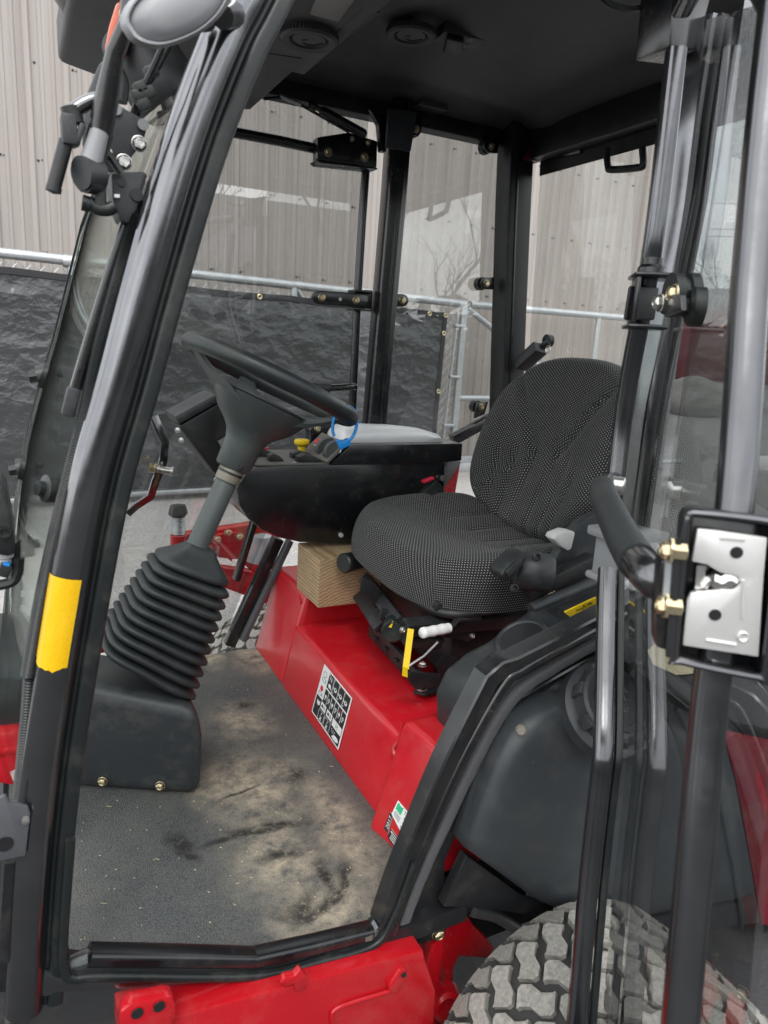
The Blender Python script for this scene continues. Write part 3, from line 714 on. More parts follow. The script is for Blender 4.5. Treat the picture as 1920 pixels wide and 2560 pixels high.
# ---- windscreen, curved, wider than the near pillar; clamps on its far edge
WZ = [p for p in AP[24::5]]
wn_, wf_ = [], []
FE_ = spline([Y(u, v, y) for u, v, y in ((345, 270, 1.36), (280, 410, 1.40), (236, 532, 1.44), (207, 600, 1.46), (156, 811, 1.50), (105, 980, 1.50), (80, 1085, 1.49), (63, 1224, 1.45), (54, 1400, 1.36), (44, 1570, 1.24), (31, 1800, 1.10), (18, 2010, 1.0))], 10)
for p in WZ:
    if p.z < .74 or p.z > 1.60: continue
    c = min(FE_, key=lambda q: abs(q.z-p.z)); k = FE_.index(c)
    k = max(0, min(len(FE_)-2, k if FE_[k].z >= p.z else k-1)); a, c = FE_[k], FE_[k+1]; f = (p.z-a.z)/(c.z-a.z) if abs(c.z-a.z) > 1e-6 else 0
    q = a.lerp(c, max(-1, min(2, f))); wn_.append(p+V((-.020, .012, 0))); wf_.append(q)
def wpt(i, q):
    a, c = wn_[i], wf_[i]; r = a.lerp(c, q); r.x -= .022*math.sin(math.pi*q)*(1 if q < .5 else .55+.45*math.sin(math.pi*q)); return r
NQ = 14; b = MB()
for off in (0, 1):
    b.add([wpt(i, q/NQ)+V((-.006*off, 0, 0)) for i in range(len(wn_)) for q in range(NQ+1)],
          [(i*(NQ+1)+q, i*(NQ+1)+q+1, (i+1)*(NQ+1)+q+1, (i+1)*(NQ+1)+q) for i in range(len(wn_)-1) for q in range(NQ)])
b.f[len(b.f)//2:] = [f[::-1] for f in b.f[len(b.f)//2:]]
k = (NQ+1)*len(wn_)
for i in range(len(wn_)-1):
    a, c = i*(NQ+1)+NQ, (i+1)*(NQ+1)+NQ; b.f.append([a, c, c+k, a+k]); b.m.append(0); b.uv.append([(0, 0)]*4)
wind = part('windscreen', b, 'glass_wind', smooth=60)
b = MB(); b.tube([wpt(i, 1) for i in range(len(wn_))], .0045, 6); part('glass_edge', b, 'seal', wind)
b = MB()                                            # dotted black print near the far edge
for i in range(0, len(wn_)-1):
    for s_ in range(7):
        q0 = wpt(i, .965).lerp(wpt(i+1, .965), s_/7); q1 = wpt(i, .965).lerp(wpt(i+1, .965), (s_+.45)/7)
        b.tube([q0+V((.004, 0, 0)), q1+V((.004, 0, 0))], .0016, 4)
part('dotted_print', b, 'print_white', wind, kind='stuff')
def nearest_w(v):   # windscreen far edge at photo row v
    best = min(range(len(wn_)), key=lambda i: abs(v-_pv(wpt(i, 1))))
    return wpt(best, .985)
def _pv(p):
    c = RW.transposed() @ (p-CAM); return CY+FPX*c.y/c.z
for v in (955, 1180, 1400, 1570):
    p = nearest_w(v); b = MB(); b.lathe([(.021, -.016), (.021, .014), (.014, .018), (0, .018)], p, (1, -.1, .2), 16); b.lathe([(.009, .018), (.009, .028), (0, .028)], p, (1, -.1, .2), 6)
    b.lathe([(.011, -.016), (.011, -.030), (0, -.030)], p, (1, -.1, .2), 6); part('glass_clamp', b, 'seal', wind)
for v, nm in ((1186, 1),):       # pucks holding the near edge
    i = min(range(len(wn_)), key=lambda i: abs(v-_pv(wn_[i]))); p = wn_[i]+V((-.012, .03, 0))
    b = MB(); b.lathe([(.015, -.010), (.015, .006), (.008, .008), (.008, .014), (0, .014)], p, (-1, -.4, .2), 14); part('glass_clamp', b, 'seal', wind)
# wiper blade parked beside the pillar
b = MB(); wp = spline([Y(u, v, .80) for u, v in ((332, 490), (300, 600), (240, 790), (186, 972))], 6)
b.sweep(wp, rrect(.0052, .006, .003, 2)); wb = part('wiper_blade', b, 'black_paint')
b = MB(); b.sweep([p+V((.008, .004, -.002)) for p in wp], rrect(.003, .004, .001, 1)); part('wiper_rubber', b, 'seal', wb)
b = MB(); b.bar(Y(186, 968, .80), Y(169, 1040, .80), .014, .0135); part('end_cap', b, 'plastic', wb, bevel=.003)

# ---- far front pillar (hidden behind the near one from the photo's place)
b = MB(); b.sweep([V((.036, 1.80, .48)), V((.075, 1.80, .80)), V((.15, 1.80, 1.2)), V((.30, 1.80, 1.65)), V((.43, 1.80, 1.96))], rrect(.020, .024, .009, 3)); part('front_pillar', b, 'black_worn')
# ---- near centre post (square tube with a glass channel) behind the hinge tube
BP = spline([Y(u, v, .80) for u, v in ((1762, 60), (1726, 300), (1701, 500), (1664, 700), (1608, 1000), (1566, 1300), (1553, 1400))], 6)
b = MB(); b.sweep(BP, rrect(.0200, .03, .005, 2)); bp = part('center_post', b, 'black_worn')
b = MB(); b.sweep([p+V((-.006, -.032, 0)) for p in BP], rrect(.0045, .004, .002, 2)); part('door_seal', b, 'seal', bp)
b = MB(); b.sweep([p+V((.013, -.0315, 0)) for p in BP], rrect(.004, .003, .002, 2)); part('glass_channel', b, 'foam', bp)
pj = V((.84, .80, 1.02))
c = Y(1552, 1392, .775); b = MB(); b.box(c, (.058, .06, .062)); b.box(c+V((0, 0, .038)), (.085, .075, .016)); b.box(c-V((0, 0, .034)), (.075, .07, .012)); part('post_foot', b, 'mirror_shell', bp, bevel=.005)
# head bracket over the post
b = MB(); b.prism([Y(1690, -80, .79), Y(1672, 118, .79), (Y(1742, 128, .79)), Y(1800, -80, .79)], (0, .06, 0)); part('post_head', b, 'black_paint', bp, bevel=.004)
bolt(bp, Y(1710, 5, .785), (0, -1, 0), .008, 'zinc')

# ---- far centre post with hinge-side door tube
BF = [Y(u, v, 1.80) for u, v in ((1001, 255), (983, 500), (957, 800), (934, 1075))]
b = MB(); b.sweep(BF, rrect(.027, .028, .006, 2)); bf = part('center_post', b, 'black_paint')
b = MB(); b.sweep([p+V((.008, -.0285, 0)) for p in BF], rrect(.006, .003, .002, 2)); part('rib', b, 'black_paint', bf)
b = MB(); b.prism([Y(967, 273, 1.77), Y(1038, 283, 1.77), Y(1022, 381, 1.77), Y(961, 371, 1.77)], (0, -.012, 0)); part('cover_plate', b, 'liner', bf, bevel=.003)
b = MB(); b.prism([Y(922, 272, 1.79), Y(975, 272, 1.79), Y(966, 380, 1.79), Y(952, 378, 1.79), Y(946, 310, 1.79), Y(932, 285, 1.79)], (0, .02, 0)); part('gusset', b, 'black_paint', bf, bevel=.003)
# ---- far rear post
CF = [Y(u, v, 1.80) for u, v in ((1292, 310), (1283, 500), (1272, 800), (1262, 1100))]
b = MB(); b.sweep(CF, rrect(.040, .035, .006, 2)); cf = part('rear_post', b, 'black_flat')
b = MB(); b.sweep([p+V((-.014, -.0365, 0)) for p in CF], rrect(.003, .003, .0015, 1)); part('rib', b, 'black_paint', cf)
b = MB(); b.prism([Y(1335, 345, 1.76), Y(1368, 347, 1.76), Y(1338, 405, 1.76), Y(1301, 400, 1.76)], (0, -.012, 0)); part('reflector', b, 'maroon', cf, bevel=.002)
# near rear post, out of the photo's frame
xr = CF[1].x
b = MB(); b.sweep([V((xr+.0, .80, 1.95)), V((xr+.065, .80, .92))], rrect(.040, .035, .006, 2)); part('rear_post', b, 'black_flat')

# ---- roof: shell, headliner, beams, duct box, vents
ZL = 1.945
fx = Y(115, 72, 1.72).x
out_ = [(fx, 1.0), (fx, 1.57), (fx+.02, 1.64), (fx+.10, 1.72), (fx+.35, 1.90), (1.38, 1.90), (1.42, 1.86), (1.42, .72), (1.38, .68), (fx+.35, .68), (fx+.10, .86), (fx+.02, .94)]
zr = Y(115, 72, 1.72).z
b = MB(); b.prism([(x, y, 2.0) for x, y in out_], (0, 0, .13)); roof = part('roof', b, 'trim_grey', bevel=.02, bseg=3)
b = MB(); b.prism([(fx+.03, 1.0, zr-.006), (fx+.03, 1.55, zr-.006), (fx+.05, 1.61, zr-.006), (fx+.12, 1.68, zr-.006), (.40, 1.82, zr-.006), (.40, .76, zr-.006), (fx+.12, .90, zr-.006), (fx+.05, .95, zr-.006)], (0, 0, .012)); part('roof_underside', b, 'black_flat', roof, bevel=.004)
vz = [(fx, 1.0), (fx, 1.57), (fx+.02, 1.64), (fx+.10, 1.72), (.40, 1.86), (.40, .72), (fx+.10, .86), (fx+.02, .94)]
b = MB(); b.prism([(x, y, zr) for x, y in vz], (0, 0, 1.998-zr)); part('roof_visor', b, 'trim_grey', roof, bevel=.02, bseg=3)
# headliner with its pressed shapes
gx, gy = 46, 46; x0, x1, y0, y1 = .40, xr+.055, .735, 1.845
vs_ = []
def sst(a, c, x): q = max(0, min(1, (x-a)/(c-a))); return q*q*(3-2*q)
for i in range(gx+1):
    for j in range(gy+1):
        x = x0+(x1-x0)*i/gx; y = y0+(y1-y0)*j/gy
        e = min(x1-x, y1-y, y-y0)
        z = ZL+.030*sst(.03, .12, e)-.012*sst(.75, .95, x)*sst(.12, .3, e)+.016*math.exp(-((x-.78)/.05)**2)*sst(.1, .25, e)-.012*math.exp(-((y-1.55-.1*x)/.06)**2)*sst(.45, .6, x)
        vs_.append((x, y, z))
b = MB(); b.add(vs_, [(i*(gy+1)+j, i*(gy+1)+j+1, (i+1)*(gy+1)+j+1, (i+1)*(gy+1)+j) for i in range(gx) for j in range(gy)])
b.add([(x0, y0, ZL+.06), (x1, y0, ZL+.06), (x1, y1, ZL+.06), (x0, y1, ZL+.06)], [(0, 1, 2, 3)])
liner = part('headliner', b, 'liner', roof, smooth=60)
for yy in (y0+.01, y1-.012):
    b = MB(); b.box(((x0+x1)/2-.1, yy, ZL-.012), (x1-x0+.2, .05, .05)); part('roof_beam', b, 'black_flat', roof, bevel=.004)
b = MB(); b.box((xr+.03, 1.29, ZL-.038), (.045, 1.06, .075)); part('roof_beam', b, 'black_flat', roof, bevel=.004)
E1 = Y(663, 249, 1.72); ex, ez = E1.x, E1.z
b = MB(); b.prism([(ex, .75, ez), (ex, .75, ZL+.03), (ex-.42, .75, ZL+.03), (ex-.42, .75, ez+.02), (ex-.30, .75, ez)], (0, 1.08, 0)); duct = part('overhead_duct', b, 'liner_box', roof, bevel=.014, bseg=3)
b = MB(); b.box((ex+.008, 1.22, ez+.012), (.030, .62, .020)); part('edge_trim', b, 'liner_box', duct, bevel=.006)
b = MB(); b.box((ex+.010, 1.22+.02, ez+.014), (.034, .1, .024)); part('catch', b, 'seal', duct, bevel=.004)
def vent(c, nrm, parent, r=.050):
    b = MB(); b.lathe([(r, 0), (r, .010), (r*.93, .014), (r*.70, .012), (r*.64, .004), (0, .004)], c, nrm, 36); v_ = part('air_vent', b, 'liner', parent)
    b = MB()
    for k in range(48):
        a = 2*math.pi*k/48; e1 = V((math.cos(a), math.sin(a), 0)); b.box(V(c)+e1*r+V(nrm)*.006, (.0028, .0028, .008))
    part('knurl', b, 'liner', v_, kind='stuff')
    b = MB(); b.lathe([(r*.62, .0045), (r*.58, .010), (0, .012)], c, nrm, 28); part('louver', b, 'liner_box', v_)
    b = MB(); b.tube([V(c)+V((r*.5*math.cos(q*.35)*(1-q/14), r*.5*math.sin(q*.35)*(1-q/14), -.0115)) for q in range(12)], .0022, 5); part('louver_tab', b, 'liner', v_)
vent(Z(773, 84, ez), (0, 0, -1), duct); vent(Z(1028, 76, ZL+.022), (0, 0, -1), liner)
vent(Z(975, 256, ZL+.022), (0, 0, -1), liner, .04)
c = [Z(u, v, ez-.003) for u, v in ((775, 38), (800, -30), (925, -50), (846, 57))]
b = MB(); b.prism(c, (0, 0, .02)); part('dome_lamp', b, 'dome', duct, bevel=.003)
c = [Z(u, v, ez-.002) for u, v in ((670, 135), (755, 148), (710, 200), (664, 210))]
b = MB(); b.prism(c, (0, 0, .02)); part('speaker_plate', b, 'liner', duct, bevel=.003)
c = [Z(u, v, ZL+.020) for u, v in ((1083, 102), (1113, 80), (1220, 103), (1188, 128))]
b = MB(); b.prism(c, (0, 0, .02)); sw = part('switch_plate', b, 'liner_box', liner, bevel=.002)
c = [Z(u, v, ZL+.018) for u, v in ((1108, 118), (1118, 82), (1160, 92), (1158, 118), (1135, 126))]
b = MB(); b.prism(c, (0, 0, -.012)); part('rocker_switch', b, 'seal', sw, bevel=.004)
for u, v in ((1174, 100), (1166, 114)):
    p = Z(u, v, ZL+.019); b = MB(); b.tube([p+V((.006*math.cos(a), .006*math.sin(a), 0)) for a in [q*2*math.pi/12 for q in range(12)]], .0009, 4, False, 0, True); part('switch_symbol', b, 'print_white', sw)
c = [Z(u, v, ZL+.002) for u, v in ((1023, 268), (1050, 260), (1120, 277), (1100, 285))]
b = MB(); b.prism(c, (0, 0, .02)); part('latch_plate', b, 'liner_box', liner, bevel=.002)
# cable hanging at the top near edge
b = MB(); b.tube(spline([Y(1490, -20, .86), Y(1530, 12, .86), Y(1590, 22, .86), Y(1660, 5, .86), Y(1700, -20, .86)], 6), .0042, 8); part('hanging_cable', b, 'seal', roof)

# ---- glazing
def pane(name, pts, off, ma='glass', parent=None):
    b = MB(); b.prism(pts, off); return part(name, b, ma, parent, smooth=0)
A2 = lambda z: V((.036+(z-.48)*.268, 1.83, z))
fd = MB()      # far door: tube frame + pane
tube_px = ((917, 395), (905, 560), (893, 760), (880, 1060))
TF = [Y(u, v, 1.83) for u, v in tube_px]
b = MB(); b.tube(TF, .0115, 12); fdoor = part('far_door_frame', b, 'black_paint')
b = MB(); b.tube([Y(560, 326, 1.83), Y(700, 352, 1.83), Y(830, 380, 1.83)], .0125, 12); part('frame_rail', b, 'black_paint', fdoor)
b = MB(); b.prism([Y(793, 342, 1.80), Y(873, 330, 1.80), Y(945, 352, 1.80), Y(943, 420, 1.80), Y(793, 400, 1.80)], (0, .035, 0)); hb = part('hinge_box', b, 'black_paint', fdoor, bevel=.005)
b = MB(); b.prism([Y(791, 399, 1.79), Y(944, 419, 1.79), Y(944, 424, 1.79), Y(800, 408, 1.79)], (0, .05, 0)); part('hinge_lip', b, 'black_paint', hb, bevel=.002)
for u, v in ((820, 380), (911, 393)): bolt(hb, Y(u, v, 1.80), (0, -1, 0), .0078, 'gold')
bolt(hb, Y(919, 358, 1.80), (.6, -1, .3), .006, 'gold'); bolt(hb, Y(880, 348, 1.80), (-.6, -1, .3), .005, 'zinc')
b = MB(); s0, s1 = Y(778, 262, 1.77), Y(918, 340, 1.77); b.tube([s0, s0.lerp(s1, .18)], .006, 8); b.tube([s0.lerp(s1, .16), s0.lerp(s1, .2), s0.lerp(s1, .94), s0.lerp(s1, .97)], [.008, .0118, .0118, .008], 14); b.tube([s0-V((.004, 0, .0)), s0+V((.012, .0, -.004))], .0105, 10); part('gas_strut', b, 'black_paint', fdoor)
b = MB(); b.tube([Y(660, 247, 1.78), Y(710, 243, 1.78), Y(752, 262, 1.78), Y(872, 330, 1.78)], .0036, 8); part('check_cable', b, 'seal', fdoor)
b = MB(); b.tube([Y(700, 240, 1.78), Y(722, 250, 1.78), Y(752, 261, 1.78)], .005, 8); part('cable_end', b, 'galv', fdoor)
def strap(px, y, th, name, parent, ma='black_paint'):
    b = MB(); b.prism([Y(u, v, y) for u, v in px], (0, th, 0)); return part(name, b, ma, parent, bevel=.0018)
def capsule(u0, v0, u1, v1, r, n=8):
    a = math.atan2(v1-v0, u1-u0); o = []
    for k in range(n+1): o.append((u1+r*math.cos(a-math.pi/2+math.pi*k/n), v1+r*math.sin(a-math.pi/2+math.pi*k/n)))
    for k in range(n+1): o.append((u0+r*math.cos(a+math.pi/2+math.pi*k/n), v0+r*math.sin(a+math.pi/2+math.pi*k/n)))
    return o
hg = strap(capsule(798, 744, 905, 752, 18), 1.80, .008, 'glass_hinge', fdoor)
for u, v in ((804, 744), (890, 751)): bolt(hg, Y(u, v, 1.80), (0, -1, 0), .0072, 'gold')
b = MB(); p = Y(850, 748, 1.798); b.lathe([(.0045, 0), (.0045, .002), (0, .002)], p, (0, -1, 0), 10); part('plug', b, 'zinc', hg)
b = MB(); b.box(Y(899, 729, 1.815), (.05, .05, .007)); b.box(Y(896, 774, 1.815), (.05, .05, .007)); b.box(Y(913, 752, 1.83), (.022, .045, .055)); part('hinge_clamp', b, 'black_paint', hg, bevel=.002)
s2 = strap(capsule(960, 750, 1006, 751, 16), 1.815, .008, 'glass_bracket', bf); bolt(s2, Y(1006, 751, 1.815), (0, -1, 0), .0072, 'gold')
b = MB(); b.tube(spline([Y(886, 968, 1.80), Y(880, 965, 1.79), Y(860, 968, 1.785), Y(822, 970, 1.785)], 4), .0095, 12); hd = part('door_handle', b, 'black_paint', fdoor)
b = MB(); b.tube([Y(823, 970, 1.785), Y(760, 967, 1.785)], [.0135, .0135], 14); part('handle_grip', b, 'rubber', hd)
s3 = strap(capsule(350, 862, 413, 867, 17), 1.80, .008, 'glass_bracket', fdoor); bolt(s3, Y(412, 866, 1.80), (0, -1, 0), .0075, 'gold')
# latch striker bent strap of the far door
def flat_strap(pts, wd, th, name, parent, ma):
    b = MB(); k = len(pts)
    b.sweep(pts, [(-th/2, -wd/2), (th/2, -wd/2), (th/2, wd/2), (-th/2, wd/2)], side=(1, .35, 0)); return part(name, b, ma, parent, bevel=.001)
st_ = flat_strap([Y(u, v, 1.79) for u, v in ((384, 1040), (396, 1070), (412, 1105), (408, 1150), (398, 1180), (388, 1205), (376, 1242), (340, 1265), (318, 1285))], .022, .006, 'striker_strap', fdoor, 'black_worn')
b = MB(); p = Y(392, 1172, 1.77); ax = V((1, -.15, -.18)); b.lathe([(.0, -.0), (.011, 0), (.011, .004), (.009, .006), (.009, .032), (.0115, .034), (.0115, .038), (0, .038)], p, ax, 14); part('striker_pin', b, 'zinc', st_)
b = MB(); b.lathe([(.0175, -.002), (.0175, -.005), (.012, -.006), (.012, -.018), (0, -.018)], p, ax, 6); part('striker_nut', b, 'gold', st_)
pane('far_door_pane', [A2(.55), A2(1.94), V((TF[0].x+.0, 1.83, 1.94)), V((TF[-1].x, 1.83, 1.0)), V((.60, 1.83, .86)), V((.48, 1.83, .55))], (0, .005, 0), 'glass_tint', fdoor)
b = MB(); b.tube([Y(258, 1548, 1.83), Y(330, 1558, 1.83), Y(520, 1590, 1.83)], .009, 8); part('frame_rail', b, 'black_paint', fdoor)
pane('far_side_pane', [V((BF[0].x+.01, 1.835, 1.95)), V((CF[0].x-.01, 1.835, 1.95)), V((CF[-1].x-.01, 1.835, 1.0)), V((BF[-1].x+.01, 1.835, 1.0))], (0, .005, 0), 'glass_tint')
def glass_stub(u, v, y, dirx, parent, plate):
    s_ = strap(plate, y, .008, 'glass_bracket', parent)
    p = Y(u, v, y); bolt(s_, p, (0, -1, 0), .0072, 'gold')
    b = MB(); b.lathe([(.0185, .010), (.0185, .030), (.0, .030)], p+V((dirx*.006, 0, 0)), (0, 1, 0), 18); part('rubber_puck', b, 'seal', s_)
glass_stub(1040, 322, 1.80, 0, bf, [(1035, 285), (1056, 287), (1054, 330), (1046, 341), (1028, 338)])
glass_stub(1228, 366, 1.80, -1, cf, [(1213, 336), (1247, 345), (1245, 383), (1222, 382), (1210, 370)])
glass_stub(1216, 709, 1.80, -1, cf, [(1207, 694), (1236, 693), (1235, 724), (1208, 723), (1201, 709)])
glass_stub(1203, 1018, 1.80, -1, cf, [(1192, 1006), (1221, 1004), (1212, 1036), (1187, 1046)])
# rear window
xw = xr+.058
pane('rear_pane', [V((xw, .84, 1.90)), V((xw, 1.765, 1.90)), V((xw+.045, 1.765, 1.0)), V((xw+.045, .84, 1.0))], (.005, 0, 0), 'glass')
b = MB(); b.prism([V((xw-.002, .84, 1.905)), V((xw-.002, 1.765, 1.905)), V((xw+.0015, 1.765, 1.835)), V((xw+.0015, .84, 1.835))], (-.002, 0, 0)); rb = part('rear_pane_band', b, 'black_flat', smooth=0)
b = MB(); q0, q1 = X(1397, 376, xw-.006), X(1442, 366, xw-.006); b.bar(q0+(q0-q1)*.25, q1+(q1-q0)*.3, .008, .040, side=(1, 0, 0)); rbb = part('glass_bracket', b, 'black_paint', rb, bevel=.003)
for q in (q0, q1): bolt(rbb, q-V((.004, 0, 0)), (-1, -.1, 0), .0075, 'gold')
hpx = ((1516, 372), (1520, 415), (1530, 424), (1595, 419), (1608, 410), (1606, 368))
b = MB(); b.tube(spline([X(u, v, xw-.03) for u, v in hpx], 5), .0085, 10); part('grab_handle', b, 'seal', rb)
b = MB(); b.lathe([(.018, -.006), (.018, .01), (0, .012)], X(1372, 852, xw+.02), (-1, 0, 0), 14); lt = part('window_latch', b, 'seal')
b = MB(); b.bar(X(1300, 915, xw-.02), X(1352, 868, xw-.01), .035, .045, side=(0, 1, 0)); part('latch_lever', b, 'plastic', lt, bevel=.006)
b = MB(); b.bar(X(1345, 872, xw-.01), X(1374, 856, xw+.01), .018, .016, side=(0, 1, 0)); part('latch_arm', b, 'black_flat', lt, bevel=.003)
pc = X(1370, 873, xw-.012); b = MB(); b.tube([pc+V((0, .010*math.cos(a), .010*math.sin(a))) for a in [q*2*math.pi/20 for q in range(20)]], .0011, 5, False, 0, True); part('pin_ring', b, 'zinc', lt)
# near rear quarter pane
pane('near_side_pane', [V((.90, .775, 1.93)), V((xr-.02, .775, 1.93)), V((xr+.03, .775, 1.02)), V((.90, .775, 1.02))], (0, -.005, 0), 'glass_tint')

# ================================================================== FLOOR, SILL, DOOR FRAME
fo = V((.25, 1.28, .5))
fp = [Z(150, 2425, .5), Z(251, 2392, .5), Z(640, 2405, .5), Z(930, 2340, .5), V((.56, .83, .5)), V((.56, 1.79, .5)), V((-.06, 1.79, .5)), V((-.06, .82, .5))]
b = MB(); b.prism(fp, (0, 0, -.008)); part('floor_mat', b, floor_mat(fo), smooth=0, origin=fo)
b = MB(); b.box((.26, 1.29, .475), (.66, 1.04, .03)); part('floor_pan', b, 'black_flat')
# sill along the near side
s1 = [Y(u, v, .782) for u, v in ((222, 2386), (440, 2389), (633, 2393))]; s2_ = [Y(u, v, .782) for u, v in ((634, 2393), (780, 2361), (926, 2325))]
for s_ in (s1, s2_):
    b = MB(); b.sweep(s_, rrect(.0098, .014, .006, 4)); part('sill_cap', b, 'black_paint')
b = MB(); b.prism([Y(u, v, .772) for u, v in ((108, 2425), (150, 2440), (215, 2410), (250, 2402), (633, 2408), (800, 2372), (930, 2335), (965, 2300), (985, 2330), (960, 2380), (870, 2405), (700, 2440), (600, 2456), (330, 2476), (150, 2486), (100, 2500))], (0, .028, 0)); sill = part('sill_beam', b, 'black_worn', bevel=.006)
b = MB(); b.sweep(spline([Y(u, v, .768) for u, v in ((176, 2100), (158, 2350), (162, 2425), (185, 2445), (260, 2440), (633, 2440), (800, 2404), (935, 2362), (985, 2290), (1036, 2155))], 6), rrect(.0055, .006, .004, 3)); part('door_seal', b, 'seal', sill)
b = MB(); b.prism([Y(u, v, .80) for u, v in ((150, 2290), (165, 2330), (175, 2400), (215, 2405), (160, 2436), (148, 2430))], (0, .02, 0)); part('corner_gusset', b, 'black_flat', sill, bevel=.003)
# sloping rear edge of the door opening
fpx = ((950, 2318), (1003, 2155), (1116, 1900), (1222, 1700), (1262, 1665), (1400, 1588), (1560, 1500))
dfp = spline([Y(u, v, .786) for u, v in ((957, 2300), (1003, 2165), (1112, 1900), (1215, 1690))], 4)+[Y(1246, 1664, .786)]+spline([Y(u, v, .786) for u, v in ((1278, 1655), (1400, 1594), (1590, 1496))], 4)
b = MB(); b.sweep(dfp, rrect(.0150, .018, .003, 1)); dfr = part('door_opening_frame', b, 'black_paint', smooth=30)
sp_ = spline([Y(u, v, .774) for u, v in ((975, 2330), (1036, 2165), (1150, 1905), (1255, 1715), (1300, 1678), (1400, 1622), (1560, 1535))], 6)
b = MB(); b.sweep(sp_, rrect(.0085, .009, .006, 4)); part('door_seal', b, 'black_paint', dfr)
sp_ = spline([Y(u, v, .782) for u, v in ((998, 2330), (1066, 2160), (1187, 1905), (1283, 1745), (1400, 1660), (1500, 1605))], 8)
b = MB(); b.sweep([p+V((random.uniform(-.0008, .0008), 0, random.uniform(-.0008, .0008))) for p in sp_], rrect(.0095, .007, .005, 3)); part('foam_strip', b, 'foam', dfr)
b = MB(); b.prism([Y(u, v, .792) for u, v in ((967, 2383), (1085, 2350), (1108, 2325), (1112, 2155), (1233, 1870), (1310, 1770), (1400, 1700), (1520, 1640), (1520, 1590), (1400, 1655), (1280, 1735), (1185, 1900), (1060, 2155), (985, 2340))], (0, .008, 0)); plt = part('side_plate', b, 'black_flat', dfr, bevel=.002)
b = MB(); b.tube([Y(u, v, .788) for u, v in ((1288, 1752), (1400, 1688), (1505, 1628))], .0035, 6); part('plate_edge', b, 'black_paint', plt)
bolt(plt, Y(1094, 2333, .792), (0, -1, 0), .008, 'gold')
# red machine deck under the cab rear, black inner wall behind the tank
b = MB(); b.prism([(.60, .86, .30), (.60, .86, .62), (.64, .86, .80), (.80, .86, .90), (1.30, .86, .92), (1.30, .86, .30)], (0, .02, 0)); part('inner_wall', b, 'black_flat')

# ================================================================== SEAT BASE (red)
def xzblock(name, poly, y0, y1, ma, bev, parent=None):
    b = MB(); b.prism([V((x, y0, z)) for x, z in poly], (0, y1-y0, 0)); return part(name, b, ma, parent, bevel=bev, bseg=3)
base = xzblock('seat_base', [(.545, .495), (.580, .655), (1.15, .655), (1.15, .495)], .99, 1.562, 'red', .010)
xzblock('base_step', [(.546, .495), (.606, .732), (1.15, .732), (1.15, .495)], 1.560, 1.80, 'red', .014, base)
b = MB(); ys = [(.835, .553, .590, .700), (.99, .516, .576, .702)]
vs_ = []
for y, xb, xt, zt in ys: vs_ += [V((xb, y, .495)), V((xt, y, zt)), V((1.0, y, zt)), V((1.0, y, .495))]
b.add(vs_, [(0, 1, 2, 3), (7, 6, 5, 4), (0, 4, 5, 1), (1, 5, 6, 2), (2, 6, 7, 3), (3, 7, 4, 0)]); nb = part('base_box', b, 'red', base, bevel=.012, bseg=3)
b = MB(); b.tube(spline([V((.577, .992, .695)), V((.574, .995, .66)), V((.566, 1.0, .64)), V((.567, .985, .625))], 4), .004, 8); part('weld_bead', b, 'red', base)
b = MB(); b.tube([V((.553, 1.563, .52)), V((.583, 1.563, .65))], .0035, 6); part('weld_bead', b, 'red', base)
b = MB(); b.tube([V((.600, 1.575, .705)), V((.604, 1.60, .715))], .005, 8); part('weld_bead', b, 'red', base)
# decals: flat print a hair above the enamel, laid out in the sticker's own axes
class Decal:
    def __init__(s, corners, o, n, parent, name):
        s.n = V(n).normalized(); s.c = [PL(u, v, V(o)+s.n*.0012, s.n) for u, v in corners]; s.parent = None
        b = MB(); b.prism(s.c, s.n*-.001); s.ob = part(name, b, 'print_white', parent, smooth=0); s.k = 0
    def p(s, a, t): return s.c[0].lerp(s.c[1], a).lerp(s.c[3].lerp(s.c[2], a), t)
    def poly(s, pts, ma, name='print'):
        s.k += 1; b = MB(); b.add([s.p(a, t)+s.n*(.00025+.00004*s.k*.2) for a, t in pts], [tuple(range(len(pts)))]); return part(name, b, ma, s.ob, smooth=0)
    def rect(s, a0, t0, a1, t1, ma): return s.poly([(a0, t0), (a1, t0), (a1, t1), (a0, t1)], ma)
    def disc(s, a, t, r, ma, asp=1, n=12): return s.poly([(a+r*math.cos(6.2832*k/n), t+r*asp*math.sin(6.2832*k/n)) for k in range(n)], ma)
    def text(s, st, a0, t0, a1, t1, ma, rot=0):
        me = text_mesh(st); xs = [v_.co.x for v_ in me.vertices]; ys_ = [v_.co.y for v_ in me.vertices]
        mx_, Mx, my_, My = min(xs), max(xs), min(ys_), max(ys_); s.k += 1
        def mp_(c):
            i, j = (c.x-mx_)/(Mx-mx_), (My-c.y)/(My-my_)
            if rot == 90: i, j = j, 1-i
            return s.p(a0+(a1-a0)*i, t0+(t1-t0)*j)+s.n*(.00030+.00001*s.k)
        b = MB(); b.add([mp_(v_.co) for v_ in me.vertices], [tuple(p.vertices) for p in me.polygons])
        bpy.data.meshes.remove(me); return part('lettering', b, ma, s.ob, smooth=0)
def text_mesh(st):
    cu = bpy.data.curves.new('lettering', 'FONT'); cu.body = st; cu.resolution_u = 2
    o = bpy.data.objects.new('lettering', cu); me = bpy.data.meshes.new_from_object(o)
    bpy.data.objects.remove(o); bpy.data.curves.remove(cu); return me
fn = V((-.155, 0, .035)).normalized()
D1 = Decal([(811, 1660), (880, 1746), (845, 1875), (779, 1778)], V((.545, 0, .5))+fn*.0008, fn, base, 'instruction_decal')
W_, B_ = 'print_white', 'print_black'
D1.rect(.24, .025, .975, .315, B_); D1.rect(.24, .345, .975, .60, B_); D1.rect(.025, .60, .975, .975, B_)
for k in range(1, 4): D1.rect(.24+.184*k-.006, .025, .24+.184*k+.006, .315, W_)
